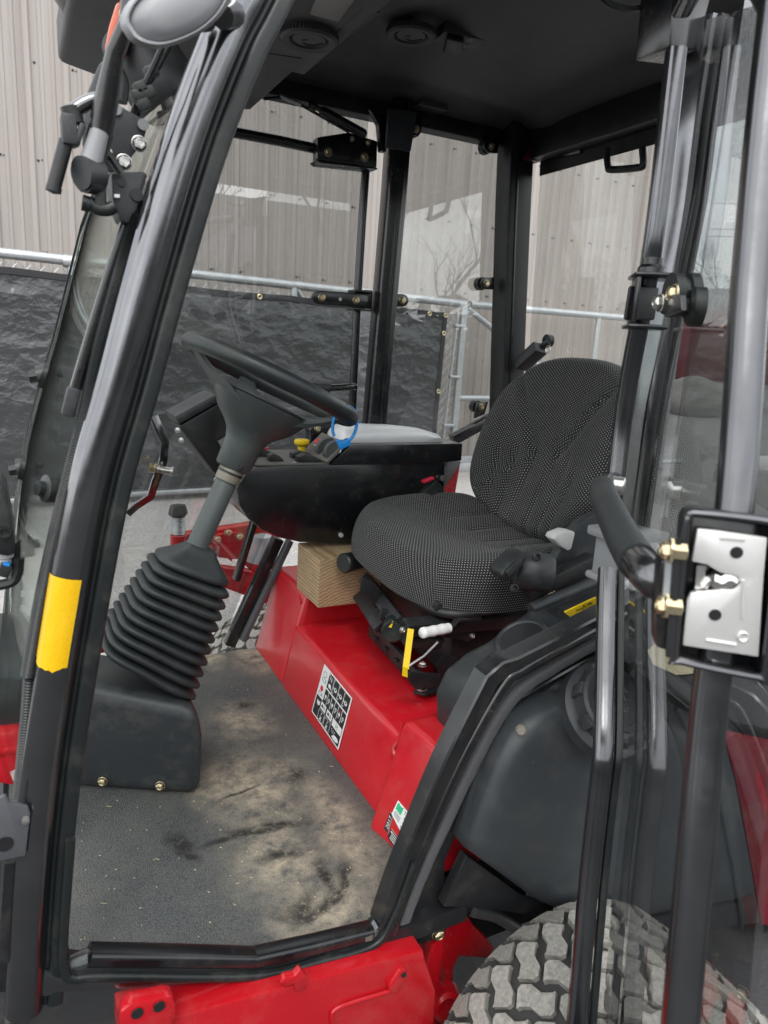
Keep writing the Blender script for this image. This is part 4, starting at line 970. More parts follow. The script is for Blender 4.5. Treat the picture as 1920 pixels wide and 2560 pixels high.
for k in range(1, 6): D1.rect(.24+.1225*k-.006, .345, .24+.1225*k+.006, .60, W_)
D1.rect(.22, .62, .40, .75, W_); D1.rect(.44, .62, .63, .75, W_); D1.rect(.66, .63, .965, .77, W_)
D1.text('H', .78, .655, .84, .745, B_); D1.text('N', .29, .06, .36, .15, W_)
for k, (a, t) in enumerate(((.33, .24), (.52, .19), (.70, .19), (.88, .19))):
    D1.disc(a, t, .045, W_, .9)
    if k > 0: D1.disc(a, t-.008, .022, B_, .9); D1.rect(a-.06, t+.07, a-.045, t+.10, W_); D1.rect(a-.075, t-.03, a-.06, t+.02, W_)
    if k == 0: D1.rect(.30, .25, .40, .27, W_)
for k, st in enumerate('1234'): D1.text(st, .255+.184*k, .035, .275+.184*k, .065, W_)
D1.disc(.12, .43, .05, 'red_button', 1.1); D1.poly([(.085, .42), (.155, .42), (.12, .36)], 'red_button'); D1.rect(.06, .50, .18, .56, B_); D1.rect(.075, .51, .165, .55, W_)
D1.disc(.12, .14, .06, B_, .9); D1.disc(.12, .14, .05, W_, .9); D1.rect(.06, .22, .19, .29, B_); D1.rect(.07, .23, .18, .28, W_)
for k in range(6):
    a = .30+.1225*k
    D1.disc(a, .47, .028, W_, 1.2); D1.rect(a-.03, .52, a+.01, .535, W_)
    if k % 2: D1.disc(a, .47, .014, B_, 1.2)
    if k == 4: D1.disc(a+.01, .40, .016, 'red_button', 1.3)
for k in range(2): D1.disc(.275+.225*k, .685, .03, B_, 1); D1.disc(.345+.225*k, .685, .03, B_, 1); D1.disc(.345+.225*k, .685, .018, W_, 1)
for a0, a1 in ((.21, .41), (.43, .64)):
    for e in ((a0, .775, a1, .782), (a0, .955, a1, .962), (a0, .775, a0+.008, .962), (a1-.008, .775, a1, .962)): D1.rect(*e, W_)
    c_ = (a0+a1)/2; D1.rect(c_-.006, .80, c_+.006, .86, W_); D1.poly([(c_-.035, .88), (c_+.035, .88), (c_+.01, .91), (c_+.04, .94), (c_-.04, .94), (c_-.01, .91)], W_)
D1.poly([(.09, .66), (.14, .68), (.19, .65), (.19, .73), (.14, .76), (.09, .73)], W_)
D1.poly([(.74, .93), (.80, .87), (.86, .855), (.93, .86), (.955, .90), (.92, .935), (.86, .94), (.80, .955)], W_, 'print')
D1.rect(.70, .80, .71, .84, W_); D1.rect(.70, .86, .80, .868, W_); D1.rect(.73, .82, .83, .826, W_)
# small stickers on the box beside the door frame
o2 = V((.5345, .915, .5)); e1_ = V((.516, .99, .495))-V((.553, .835, .495)); e2_ = V((.576, .99, .702))-V((.516, .99, .495)); n2_ = e1_.cross(e2_).normalized()
if n2_.x > 0: n2_ = -n2_
D2 = Decal([(995, 2001), (1060, 2080), (1032, 2140), (979, 2035)], V((.553, .835, .495))+n2_*.0016, n2_, nb, 'dealer_sticker')
G_ = 'print_green'
for k in range(3): D2.poly([(.03+.07*k, .12), (.10+.07*k, .02+.05*(k % 2)), (.105+.07*k, .45), (.04+.07*k, .52)], G_)
D2.text('TURF STAR', .30, .08, .95, .24, B_); D2.text('800-585-8001', .36, .34, .95, .47, B_); D2.text('www.turfstar.com', .36, .55, .95, .66, B_)
D2.text('CE', .52, .78, .68, .92, B_); D2.text('N78', .36, .78, .46, .9, B_)
for k in range(5): D2.rect(.05, .58+.06*k, .28, .60+.06*k, B_)
D3 = Decal([(975, 2030), (982, 2036), (970, 2084), (960, 2070)], V((.553, .835, .495))+n2_*.0012, n2_, nb, 'year_sticker'); D3.rect(0, 0, 1, 1, B_); D3.text('2017', .2, .15, .85, .85, W_, 90)
D4 = Decal([(978, 2072), (1020, 2128), (1000, 2140), (968, 2092)], V((.553, .835, .495))+n2_*.0008, n2_, nb, 'serial_plate'); D4.rect(0, 0, 1, 1, B_)
for k in range(4): D4.rect(.12, .15+.2*k, .8-.1*k, .22+.2*k, W_)
D4.disc(.08, .2, .05, W_, 1.5)
D5 = Decal([(953, 2113), (990, 2172), (983, 2185), (949, 2125)], V((.553, .835, .495))+n2_*.0008, n2_, nb, 'warning_strip'); D5.rect(0, 0, 1, 1, B_); D5.text('CALIFORNIA SPARK ARRESTER', .04, .1, .97, .42, W_); D5.text('EQUIPMENT MAY START A FIRE', .04, .55, .9, .85, W_)

# ================================================================== PEDESTAL, BELLOWS, COLUMN, WHEEL
zt = Y(490, 1745, 1.225).z
pA, pD = V((.262, 1.180, 0)), V((-.12, 1.385, 0)); pn = V(((pD-pA).y, -(pD-pA).x, 0)).normalized(); pn = pn if pn.y < 0 else -pn
vs_ = []
for q, zz, inn in ((pA, zt, .0), (V((.262, 1.40, 0)), zt+.004, 0), (V((-.12, 1.50, 0)), zt+.065, 0), (pD, zt+.062, 0)):
    vs_.append(V((q.x, q.y, .497))); vs_.append(V((q.x+(.006 if q.x > 0 else 0), q.y, .62))); vs_.append(V((q.x-(.004 if q.x > 0 else 0), q.y, zz)))
b = MB(); fs = []
for i in range(4):
    j = (i+1) % 4
    for k in range(2): fs.append((i*3+k, j*3+k, j*3+k+1, i*3+k+1))
fs += [(0, 9, 6, 3), (2, 5, 8, 11)]
b.add(vs_, fs); ped = part('column_cover', b, 'plastic', bevel=.030, bseg=4)
for u, v in ((257, 1953), (401, 1964)): bolt(ped, PL(u, v, pA+pn*.001, pn), pn, .0066, 'gold')
b = MB(); b.lathe([(.006, 0), (.006, .012), (0, .013)], V((.262, 1.30, .72)), (1, -.1, 0), 10); part('knob', b, 'seal', ped)
cb = V((.182, 1.300, .728)); ct = V((.290, 1.300, .955)); ax = (ct-cb).normalized()
e1 = V((ax.z, 0, -ax.x)); e2 = V((0, 1, 0)); LN = (ct-cb).length
def bring(h, r, n_=3.6, k=48, tilt=0):
    o = cb+ax*(LN*h); out = []
    for q in range(k):
        a = 2*math.pi*q/k; c, s_ = math.cos(a), math.sin(a); m_ = (abs(c)**n_+abs(s_)**n_)**(-1/n_)
        out.append(o+(e1*c*1.05+e2*s_*.92)*(r*m_)-V((0, 0, 1))*0+ax*(-e1.dot(e1*c)*r*tilt))
    return out
rg = []; NR = 10
for k in range(NR):
    h0 = .0+.80*k/NR; dh = .80/NR; R0 = .092-.024*(k/NR)**1.1
    tl_ = .26*(1-k/NR)
    for q, rr_ in ((.0, .86), (.07, .90), (.16, .99), (.34, 1.045), (.58, 1.05), (.78, 1.0), (.88, .90), (.95, .85)):
        rg.append(bring(h0+dh*q, R0*rr_, 4.4, 56, tl_))
for h, r in ((.80, .057), (.815, .067), (.84, .0675), (.87, .060), (.93, .042), (.975, .031), (1.0, .0275), (1.005, .024)):
    rg.append(bring(h, r, 3.2, 56, 0))
b = MB(); b.rings(rg); part('bellows', b, 'rubber', smooth=70)
ca = V((.41, 0, .912)).normalized(); wc = V((.421, 1.30, 1.268))
b = MB(); b.lathe([(.0205, -.50), (.0205, -.185), (.019, -.183)], wc, ca, 24); colm = part('steering_column', b, 'wheelhub')
b = MB(); b.lathe([(.0235, -.205), (.0235, -.176), (.021, -.172), (.021, -.16)], wc, ca, 24); part('collar', b, 'collar', colm); b = MB(); b.lathe([(.0245, -.186), (.0245, -.19)], wc, ca, 24); part('collar_gap', b, 'seal', colm)
# steering wheel: rim, three spokes, dished hub
WR = .161; w1 = V((ca.z, 0, -ca.x)); w2 = ca.cross(w1)
b = MB(); b.tube([wc+(w1*math.cos(a)+w2*math.sin(a))*WR for a in [2*math.pi*k/72 for k in range(72)]], .0162, 14, False, 0, True); whl = part('steering_wheel', b, 'grip', smooth=60)
b = MB()
hubp = [(.004, -.060), (.060, -.062), (.082, -.044), (.088, -.044), (.085, -.056), (.068, -.082), (.050, -.098), (.040, -.110), (.034, -.128), (.0315, -.176), (.028, -.180)]
b.lathe(hubp, wc, ca, 40, sx=1.08, sy=.86, ref=w1); part('hub', b, 'wheelhub', whl, smooth=50)
lipp = [wc+ca*(-.052)+(w1*math.cos(a)*1.08+w2*math.sin(a)*.86)*.080 for a in [2*math.pi*k/48 for k in range(48)]]
b = MB(); b.tube([p+ca*.012 for p in lipp], .0038, 8, False, 0, True); part('hub_lip', b, 'wheelhub', whl)
b = MB(); b.lathe([(.077, -.045), (.06, -.058), (.0, -.060)], wc+ca*.004, ca, 40, sx=1.08, sy=.86, ref=w1); part('horn_pad', b, 'seal', whl)
nq = wc+ca*-.172-V((0, .0305, 0))+w1*.004; b = MB(); b.box(nq, (.008, .006, .012), Matrix((w1, V((0, 1, 0)), ca)).transposed()); part('hub_notch', b, 'print_black', whl, bevel=.002)
for a0 in (180, 0, 90):
    a = R(a0); d = w1*math.cos(a)+w2*math.sin(a); tn = ca.cross(d); b = MB()
    prof_ = [(.158, -.004, .020, .010), (.135, -.020, .024, .010), (.110, -.034, .034, .011), (.085, -.046, .052, .014), (.055, -.058, .056, .016)]
    if a0 == 90: prof_ = [(r, h, w_*.8, t_) for r, h, w_, t_ in prof_]
    rg = []
    for r, h, hw, th in prof_:
        c = wc+d*r+ca*h; rg.append([c+tn*(x*hw)+ca*(z*th/2) for x, z in ((-1, -.5), (-.8, -1), (.8, -1), (1, -.5), (1, .5), (.8, 1), (-.8, 1), (-1, .5))])
    b.rings(rg); part('spoke', b, 'wheelhub', whl, smooth=50)
# blue nylon cable tie looped round the rim
tc_ = Y(862, 1062, 1.235); e1_ = V((.893, -.447, .057)); e2_ = V((.054, .232, .971)).normalized(); tw = math.radians(12)
u1 = (e1_*math.cos(tw)-e2_*math.sin(tw)).normalized(); u2 = (e2_*math.cos(tw)+e1_*math.sin(tw)).normalized(); fw = u1.cross(u2)
ringp = [tc_+u1*(.0225*math.cos(a))+u2*(.035*math.sin(a)) for a in [R(-118+345*k/40) for k in range(41)]]
b = MB(); rg = []
for i, p in enumerate(ringp):
    t = (ringp[min(i+1, 40)]-ringp[max(i-1, 0)]).normalized(); n_ = t.cross(fw); rg.append([p+n_*a+fw*c for a, c in rrect(.0030, .0030, .0012, 1)])
b.rings(rg); tie = build('cable_tie', b, 'blue', None, smooth=50); tag(tie, 'bright blue plastic cable tie looped round the steering wheel rim', 'cable tie')
p = ringp[0]; b = MB(); b.bar(Y(846, 1116, 1.225), Y(873, 1103, 1.225), .012, .0135); part('lock_head', b, 'blue', tie, bevel=.002)
b = MB(); b.tube([Y(851, 1119, 1.224), Y(852, 1126, 1.222), Y(850, 1132, 1.222)], .0009, 5); part('tail', b, 'print_white', tie)

# ================================================================== RIGHT HAND CONSOLE
yc = 1.55
b = MB(); b.prism([Y(u, v, yc) for u, v in ((613, 1184), (642, 1166), (1112, 1157), (1108, 1300), (1090, 1345), (862, 1357), (752, 1356), (701, 1345), (655, 1325), (620, 1297), (598, 1262), (592, 1220))], (0, .21, 0)); con = part('side_console', b, 'black_paint', bevel=.003)
b = MB(); b.prism([Y(u, v, yc-.004) for u, v in ((823, 1163), (878, 1112), (1157, 1109), (1154, 1152), (1112, 1156), (1106, 1160))], (0, .19, 0)); cbx = part('armrest_box', b, 'black_paint', con, bevel=.003)
p0 = Y(640, 1166, yc); p1 = Y(824, 1163, yc)
b = MB(); b.prism([p0, p1, p1+V((0, .19, .004)), p0+V((.0, .19, .004))], (0, 0, .004)); dash = part('switch_panel', b, 'dash', con, bevel=.001)
def on_dash(a, c, h=.004): return p0.lerp(p1, a)+V((0, .19*c, h))
for a, c, l_, k in ((.30, .56, .060, 1), (.33, .24, .036, 0), (.78, .42, .060, 0), (.76, .16, .060, 0)):
    q = on_dash(a, c); b = MB(); b.prism([q+V((-l_/2, -.012, 0)), q+V((-l_/2, -.012, .014)), q+V((-l_*.2, -.012, .020)), q+V((l_*.2, -.012, .014)), q+V((l_/2, -.012, .004)), q+V((l_/2, -.012, 0))], (0, .024, 0)); s_ = part('rocker_switch', b, 'seal', dash, bevel=.003)
    if k: b = MB(); b.box(q+V((-l_*.1, 0, .0205)), (.03, .012, .004)); part('red_mark', b, 'red_button', s_, bevel=.001)
for a, c in ((.42, .6), (.45, .75), (.88, .5), (.9, .2), (.55, .12), (.38, .2)):
    q = on_dash(a, c, .0046); b = MB(); b.box(q, (.008, .006, .0006)); part('switch_symbol', b, 'print_white', dash)
q = on_dash(.86, .66); b = MB(); b.lathe([(.010, 0), (.010, .022), (.016, .026), (.0195, .030), (.0195, .036), (.016, .040), (0, .040)], q, (0, 0, 1), 24); part('pull_knob', b, 'yellow', dash)
q0 = Y(824, 1163, yc-.002); q1 = Y(876, 1111, yc-.002); sl = V((0, .165, .0))
b = MB(); b.prism([q0+V((-.004, 0, .003)), q1+V((-.004, 0, .003)), q1+sl+V((-.004, 0, .003)), q0+sl+V((-.004, 0, .003))], V((-.004, 0, .004))); sp2 = part('slanted_panel', b, 'dash', con, bevel=.001)
dn_ = V((-(q1-q0).z, 0, (q1-q0).x)).normalized()
for c in (.10, .42):
    q = q0.lerp(q1, .5)+V((0, .165*c+.01, 0))+dn_*.008; t_ = (q1-q0).normalized(); rg = []
    for k in range(9):
        h = -.026+.052*k/8; z = .010+.012*math.sin(math.pi*k/8); rg.append([q+t_*h+dn_*(-.006)+V((0, -.011, 0)), q+t_*h+dn_*z+V((0, -.009, 0)), q+t_*h+dn_*z+V((0, .009, 0)), q+t_*h+dn_*(-.006)+V((0, .011, 0))])
    b = MB(); b.rings(rg); part('thumb_lever', b, 'wheelhub', sp2, smooth=60)
q = q0.lerp(q1, .55)+V((0, .135, 0))+dn_*.007; b = MB(); b.lathe([(.0125, 0), (.0125, .004), (.010, .006), (0, .006)], q, dn_, 20); rbz = part('button_ring', b, 'pale_plastic', sp2); b = MB(); b.lathe([(.0095, .004), (.0095, .008), (.007, .010), (0, .010)], q, dn_, 18); part('push_button', b, 'red_button', rbz)
# grey arm rest
ar = []; a0_, a1_ = Y(845, 1112, 1.60), Y(1102, 1107, 1.60)
za_ = Y(1000, 1110, 1.57).z+.006
for k, (x, h) in enumerate(((0, .006), (.02, .020), (.05, .031), (.10, .036), (.30, .036), (.55, .034), (.80, .027), (.95, .016), (1.0, .004))):
    c = a0_.lerp(a1_, x); c.z = za_; y0_, y1_ = -.022+(.012 if k in (0, 8) else 0), .085-(.02 if k in (0, 8) else 0)
    ar.append([V((c.x, 1.60+y0_, za_-.004)), V((c.x, 1.60+y0_-.004, za_+h*.4)), V((c.x, 1.60+y0_+.012, za_+h*.92)), V((c.x, 1.60+(y0_+y1_)/2, za_+h)), V((c.x, 1.60+y1_-.012, za_+h*.92)), V((c.x, 1.60+y1_, za_+h*.4)), V((c.x, 1.60+y1_, za_-.004))])
b = MB(); b.rings(ar); part('arm_rest', b, 'silver_pad', con, smooth=65)
b = MB(); b.lathe([(.006, 0), (.006, .006), (.004, .009), (0, .009)], Y(851, 1337, yc), (0, -1, 0), 12); part('rivet', b, 'pale_plastic', con)
# black frame behind the console and the sloping far door frame
b = MB(); b.prism([Y(u, v, 1.74) for u, v in ((775, 1075), (790, 1050), (900, 1056), (905, 1120), (785, 1150), (778, 1110))], (0, .04, 0)); bk = part('frame_bracket', b, 'black_paint', bevel=.004); bolt(bk, Y(793, 1072, 1.738), (0, -1, 0), .0068, 'gold')
b = MB(); b.bar(Y(790, 1090, 1.76), Y(752, 1135, 1.76), .03, .022); part('frame_strut', b, 'black_paint', bk, bevel=.003)
for (u0, v0, u1_, v1_, wd, y_) in ((695, 1345, 572, 1612, .030, 1.80), (636, 1300, 590, 1450, .016, 1.83), (725, 1350, 606, 1600, .014, 1.78)):
    b = MB(); b.bar(Y(u0, v0, y_), Y(u1_, v1_, y_), .03, wd); part('door_opening_frame', b, 'foam' if wd == .014 else 'black_paint', bevel=.003)
b = MB(); b.bar(Y(1130, 1100, 1.79), Y(1230, 1045, 1.79), .03, .03); part('door_opening_frame', b, 'black_paint', bevel=.003)
b = MB(); b.bar(Y(1080, 1225, 1.62), Y(1135, 1145, 1.66), .03, .04); part('console_stay', b, 'black_flat', bevel=.003)
b = MB(); b.prism([Y(u, v, 1.66) for u, v in ((1108, 1160), (1150, 1160), (1135, 1250), (1095, 1260))], (0, .02, 0)); part('rear_panel', b, 'red_deep')
# electrical box beyond the steering column
fb = [Y(u, v, 1.50) for u, v in ((446, 1066), (556, 1002), (622, 1092), (545, 1196))]
b = MB(); b.prism(fb, (0, .10, 0)); eb = part('control_box', b, 'black_flat', bevel=.006)
b = MB(); b.prism([Y(u, v, 1.498) for u, v in ((436, 1040), (540, 984), (557, 1000), (447, 1064))], (0, .11, 0)); part('box_lid', b, 'plastic', eb, bevel=.006)
b = MB(); b.prism([Y(u, v, 1.496) for u, v in ((545, 1103), (566, 1091), (578, 1112), (557, 1124))], (0, .003, 0)); part('rating_plate', b, 'mirror_shell', eb)
for u, v in ((446, 1075), (455, 1100), (542, 1198)): b = MB(); b.lathe([(.006, 0), (.006, .008), (0, .009)], Y(u, v, 1.498), (-.4, -1, 0), 10); part('screw', b, 'zinc', eb)

# ================================================================== OPERATOR SEAT
def arcs(prof_fn, h):
    L_ = [0]; n_ = 200
    for k in range(n_):
        a, c_ = prof_fn(k/n_), prof_fn((k+1)/n_); L_.append(L_[-1]+math.hypot((c_[0]-a[0]), (c_[1]-a[1])/h))
    return lambda d: L_[min(n_, int(d*n_))]+(d*n_-int(d*n_))*(L_[min(n_, int(d*n_)+1)]-L_[min(n_, int(d*n_))])
def pad(o, ex_, ey_, ez_, hx, hy, n_, prof_fn, hfn, N_=56, shape=None):
    vs_, fs, uv = [], [], []; ga = arcs(prof_fn, (hx+hy)/2)
    for i in range(N_+1):
        for j in range(N_+1):
            s_, t_ = i/N_*2-1, j/N_*2-1; d = max(abs(s_), abs(t_))
            if d < 1e-6: q = (0, 0); rr_, zz = 0, prof_fn(0)[1]
            else:
                c, e = s_/d, t_/d; m_ = (abs(c)**n_+abs(e)**n_)**(-1/n_); rr_, zz = prof_fn(d); q = (c*m_*rr_, e*m_*rr_)
            hx_, hy_ = hx, hy
            if shape: q = shape(q)
            x, y = q[0]*hx_, q[1]*hy_
            z = zz+hfn(q[0], q[1])*max(0, min(1, (1.02-d)*5))
            vs_.append(o+ex_*x+ey_*y+ez_*z); kk = ga(d)/d if d > 1e-6 else 1; uv.append((s_*hx*kk+3, t_*hy*kk+3))
    for i in range(N_):
        for j in range(N_):
            a = i*(N_+1)+j; fs.append((a, a+1, a+N_+2, a+N_+1))
    b = MB(); b.add(vs_, fs, 0, uv); return b
def cprof(th, edge=.70):
    def f(d):
        if d < edge: return d/edge*.86, 0
        a = (d-edge)/(1-edge)*math.pi*.62; return .86+.14*math.sin(min(a, math.pi/2))-(.05*(1-math.sin(a)) if a > math.pi/2 else 0), -th*(1-math.cos(a))/1.4
    return f
seat_o = V((.862, 1.285, .968)); sy_ = V((0, 1, .075)).normalized(); sx_ = V((1, 0, .0)).normalized(); sz_ = sx_.cross(sy_)
def ch(x, y):
    h = -.034*math.exp(-(y/.55)**2)*sst(-.9, .3, x)                     # dished centre
    h += .014*math.exp(-((abs(y)-.78)/.16)**2)*sst(-.7, .2, x)           # side bolsters
    h -= .012*sst(-.55, -1.0, x)
    for yy in (-.42, -.16, .16, .42): h -= .0095*math.exp(-((y-yy-.05*x)/.026)**2)*sst(.02, .3, x)
    h -= .006*math.exp(-((x+.05-.30*abs(y))/.05)**2)
    return h
b = pad(seat_o, sx_, sy_, sz_, .215, .250, 3.2, cprof(.100, .52), ch, 72, lambda q: (q[0], q[1]*(1-.10*max(0, -q[0])**2-.06*max(0, q[0]))))
seat = part('operator_seat', b, 'fabric', smooth=80)
bo = V((1.068, 1.300, 1.150)); bz = V((-.93, 0, .36)).normalized(); by = V((0, 1, 0)); bx = by.cross(bz); bx = -bx if bx.z < 0 else bx
def bh(x, y):
    h = -.030*math.exp(-(y/.5)**2)*sst(1.0, -.2, x)
    h += .014*math.exp(-((abs(y)-.75)/.18)**2)*sst(.9, 0, x)
    for yy in (-.46, -.30, -.12, .12, .30, .46):
        lim = .05-.5*abs(yy); h -= .0105*math.exp(-((y-yy*(1+.25*max(0, x+.9)))/.030)**2)*sst(lim+.12, lim-.12, x)
    for sg in (-1, 1): h -= .012*math.exp(-((y-sg*(.13+.62*(x+.15)))/.05)**2)*sst(-.25, 0, x)*sst(.9, .5, x)
    return h
b = pad(bo, bx, by, bz, .222, .256, 2.8, cprof(.085, .6), bh, 72, lambda q: (q[0], q[1]*(1-.16*max(0, q[0])**2-.14*max(0, -q[0])**1.5)))
part('backrest', b, 'fabric', seat, smooth=80)
b = MB(); bk_ = bo-bz*.075; b.prism([bk_+bx*x+by*y for x, y in ((-.2, -.19), (.12, -.21), (.2, -.16), (.2, .16), (.12, .21), (-.2, .19))], bz*-.02); part('back_shell', b, 'plastic', seat, bevel=.012)
# pan and rim under the cushion
b = MB(); b.tube(spline([V((.71, 1.50, .884)), V((.684, 1.40, .872)), V((.682, 1.18, .855)), V((.71, 1.085, .850)), V((.80, 1.065, .855)), V((1.0, 1.07, .880))], 6), .010, 10); part('seat_pan_rim', b, 'black_flat', seat)
b = MB(); b.prism([V((.69, 1.09, .872)), V((.69, 1.49, .872)), V((1.05, 1.49, .90)), V((1.05, 1.09, .90))], (0, 0, -.02)); pan = part('seat_pan', b, 'black_flat', seat, bevel=.004)
# suspension: upper rails, scissor arms, base frame
for (a, c_, wd, ht) in ((Y(915, 1450, 1.40), Y(1000, 1560, 1.15), .028, .026), (Y(905, 1480, 1.42), Y(960, 1560, 1.25), .05, .014), (Y(1010, 1570, 1.10), Y(1290, 1545, 1.10), .028, .030), (Y(1010, 1595, 1.12), Y(1100, 1600, 1.12), .03, .025)):
    b = MB(); b.bar(a, c_, wd, ht, side=(.3, .8, .2)); part('suspension_rail', b, 'black_flat', seat, bevel=.003)
zb_ = .664
F = [Z(925, 1590, zb_), Z(1058, 1736, zb_), Z(1300, 1690, zb_), Z(1180, 1550, zb_)]
for a, c_, wd, ht in ((F[0], F[1], .03, .040), (F[1]+V((-.01, .01, .0)), F[2], .03, .034), (F[0]+V((0, 0, .01)), F[3], .03, .03)):
    b = MB(); b.bar(a+V((0, 0, .02)), c_+V((0, 0, .02)), ht, .012, side=(0, 0, 1)); bb_ = part('base_rail', b, 'black_flat', seat, bevel=.003)
    for k in range(4):
        q = (a+V((0, 0, .022))).lerp(c_+V((0, 0, .022)), .2+.2*k); t_ = (c_-a).normalized(); n_ = V((t_.y, -t_.x, 0)); n_ = n_ if n_.dot(CAM-q) > 0 else -n_
        b = MB(); b.box(q+n_*.0062, (.014, .014, .006), Matrix((t_, n_, V((0, 0, 1)))).transposed()); part('slot', b, 'print_black', bb_, bevel=.0018)
b = MB(); b.prism([Z(1032, 1735, zb_), Z(1062, 1742, zb_), Z(1190, 1715, zb_), Z(1210, 1690, zb_), Z(1060, 1710, zb_)], (0, 0, .006)); ft = part('mounting_foot', b, 'black_flat', seat, bevel=.002)
bolt(ft, Z(1054, 1722, zb_+.008), (0, 0, 1), .0085, 'zinc')
bolt(ft, Y(1056, 1664, 1.08), (0, 0, 1), .006, 'zinc'); bolt(ft, Y(957, 1568, 1.30), (0, 0, 1), .006, 'zinc')
for (u0, v0, u1_, v1_, y_) in ((1120, 1610, 1230, 1690, 1.16), (1230, 1600, 1090, 1680, 1.20), (1120, 1600, 1260, 1600, 1.35)):
    b = MB(); b.bar(Y(u0, v0, y_), Y(u1_, v1_, y_), .02, .028); part('scissor_arm', b, 'black_flat', seat, bevel=.003)
b = MB(); b.tube([Y(1095, 1605, 1.09), Y(1060, 1640, 1.09), Y(1022, 1665, 1.09)], .0022, 6); part('cable', b, 'pale_plastic', seat)
b = MB(); b.box((.95, 1.29, .76), (.40, .34, .16)); part('suspension_boot', b, 'print_black', seat, bevel=.02)
c = Y(985, 1570, 1.16); b = MB(); b.lathe([(.020, -.022), (.023, -.018), (.023, .018), (.020, .022), (0, .022)], c, (-.6, -.8, 0), 24); wd_ = part('weight_gauge', b, 'seal', seat)
b = MB(); b.bar(c+V((-.018, -.016, .010)), c+V((-.012, -.012, .021)), .008, .002); part('gauge_mark', b, 'yellow', wd_)
b = MB(); b.bar(Y(1027, 1572, 1.075), Y(1014, 1672, 1.055), .012, .0022, side=(1, -.4, 0)); ys_ = part('yellow_strap', b, 'yellow', seat)
b = MB(); b.prism([Y(1009, 1668, 1.052), Y(1019, 1671, 1.052), Y(1019, 1694, 1.05), Y(1007, 1690, 1.05)], (0, .003, 0)); part('strap_end', b, 'yellow', ys_)
b = MB(); l0, l1 = Y(1054, 1583, 1.03), Y(1122, 1570, 1.045); pts = [l0.lerp(l1, k/24) for k in range(25)]
b.tube(pts, [.0085]+[.0100+.0005*math.sin(k*.8) for k in range(1, 24)]+[.0095], 14); lv = part('lever_grip', b, 'white_plastic', seat, smooth=60)
b = MB(); b.tube(spline([l1, Y(1135, 1560, 1.05), Y(1145, 1550, 1.06), Y(1200, 1545, 1.07)], 5), .005, 8); part('lever_rod', b, 'black_flat', lv)
kc = Y(857, 1409, 1.42); b = MB(); b.lathe([(0, 0), (.0205, .0), (.0235, .004), (.0235, .010), (.022, .012), (.0225, .085), (0, .085)], kc, (.93, .36, 0), 26); part('adjuster_knob', b, 'seal', seat, smooth=35)
for px, y_, th in ((((905, 1440), (930, 1455), (1000, 1535), (1010, 1570), (985, 1560), (960, 1525), (935, 1520), (920, 1490), (900, 1480)), 1.27, .006), (((955, 1520), (985, 1530), (992, 1565), (975, 1570), (950, 1550)), 1.20, .006), (((1000, 1555), (1100, 1560), (1180, 1585), (1175, 1605), (1090, 1590), (1010, 1580)), 1.10, .006), (((1090, 1660), (1120, 1640), (1250, 1650), (1250, 1680), (1100, 1690)), 1.12, .006), (((1015, 1690), (1030, 1680), (1100, 1685), (1105, 1715), (1040, 1725)), 1.062, .005)):
    b = MB(); b.prism([Y(u, v, y_) for u, v in px], (0, th, 0)); sp9 = part('suspension_plate', b, 'black_flat', seat, bevel=.0015)
    q = px[0]; b = MB(); b.lathe([(.0045, 0), (.0045, .001), (0, .001)], Y(sum(p[0] for p in px)/len(px), sum(p[1] for p in px)/len(px), y_-.0005), (0, -1, 0), 10); part('slot', b, 'print_black', sp9)
for u, v, y_ in ((1006, 1575, 1.09), (1120, 1575, 1.095), (1180, 1590, 1.095), (960, 1500, 1.26)): bolt(seat, Y(u, v, y_), (0, -1, .2), .0042, 'zinc')
b = MB(); b.tube([Y(1105, 1655, 1.13)+V((.010*math.cos(k*.8)+.0022*k, .004, .010*math.sin(k*.8))) for k in range(60)], .0016, 5); part('spring', b, 'black_flat', seat)
# near-side recliner bracket, lever and belt retractor
yr = 1.03
b = MB(); b.prism(spline([Y(u, v, yr) for u, v in ((1370, 1455), (1388, 1400), (1420, 1350), (1450, 1310), (1492, 1285), (1520, 1300), (1520, 1440), (1480, 1460), (1420, 1480))], 3), (0, .025, 0)); rc = part('recliner_cover', b, 'plastic', seat, bevel=.006)
b = MB(); b.prism([Y(u, v, yr-.015) for u, v in ((1385, 1350), (1390, 1338), (1418, 1327), (1440, 1330), (1430, 1374), (1420, 1378), (1404, 1368))], (0, .03, 0)); part('recliner_lever', b, 'pale_plastic', rc, bevel=.006)
c = Y(1318, 1432, 1.0); axr = V((.55, -.25, .80)); axr = (Y(1345, 1395, .99)-Y(1290, 1468, .99)).normalized()
rcx = Y(1335, 1428, 1.00); b = MB(); axr = V((.86, -.50, -.06)); b.lathe([(0, -.034), (.030, -.034), (.036, -.027), (.0365, .0), (.036, .027), (.031, .034), (0, .034)], rcx, axr, 28); rt = part('belt_retractor', b, 'plastic', seat, smooth=40)
b = MB(); b.prism([Y(u, v, .965) for u, v in ((1254, 1440), (1262, 1425), (1302, 1385), (1322, 1382), (1318, 1400), (1296, 1440), (1270, 1462))], (0, .045, 0)); part('belt_buckle', b, 'seal', rt, bevel=.008)
b = MB(); b.bar(Y(1268, 1436, .962), Y(1304, 1402, .962), .004, .012); part('buckle_slot', b, 'plastic', rt, bevel=.001)
for u, v in ((1341, 1393), (1284, 1471)): b = MB(); b.lathe([(.007, -.002), (.0085, .004), (.006, .005), (.004, .001), (0, .001)], Y(u, v, .985), (-.2, -1, .3), 14); part('screw_recess', b, 'black_flat', rt)
bolt(rc, Y(1377, 1488, .99), (-.6, -.8, .2), .0075, 'gold')
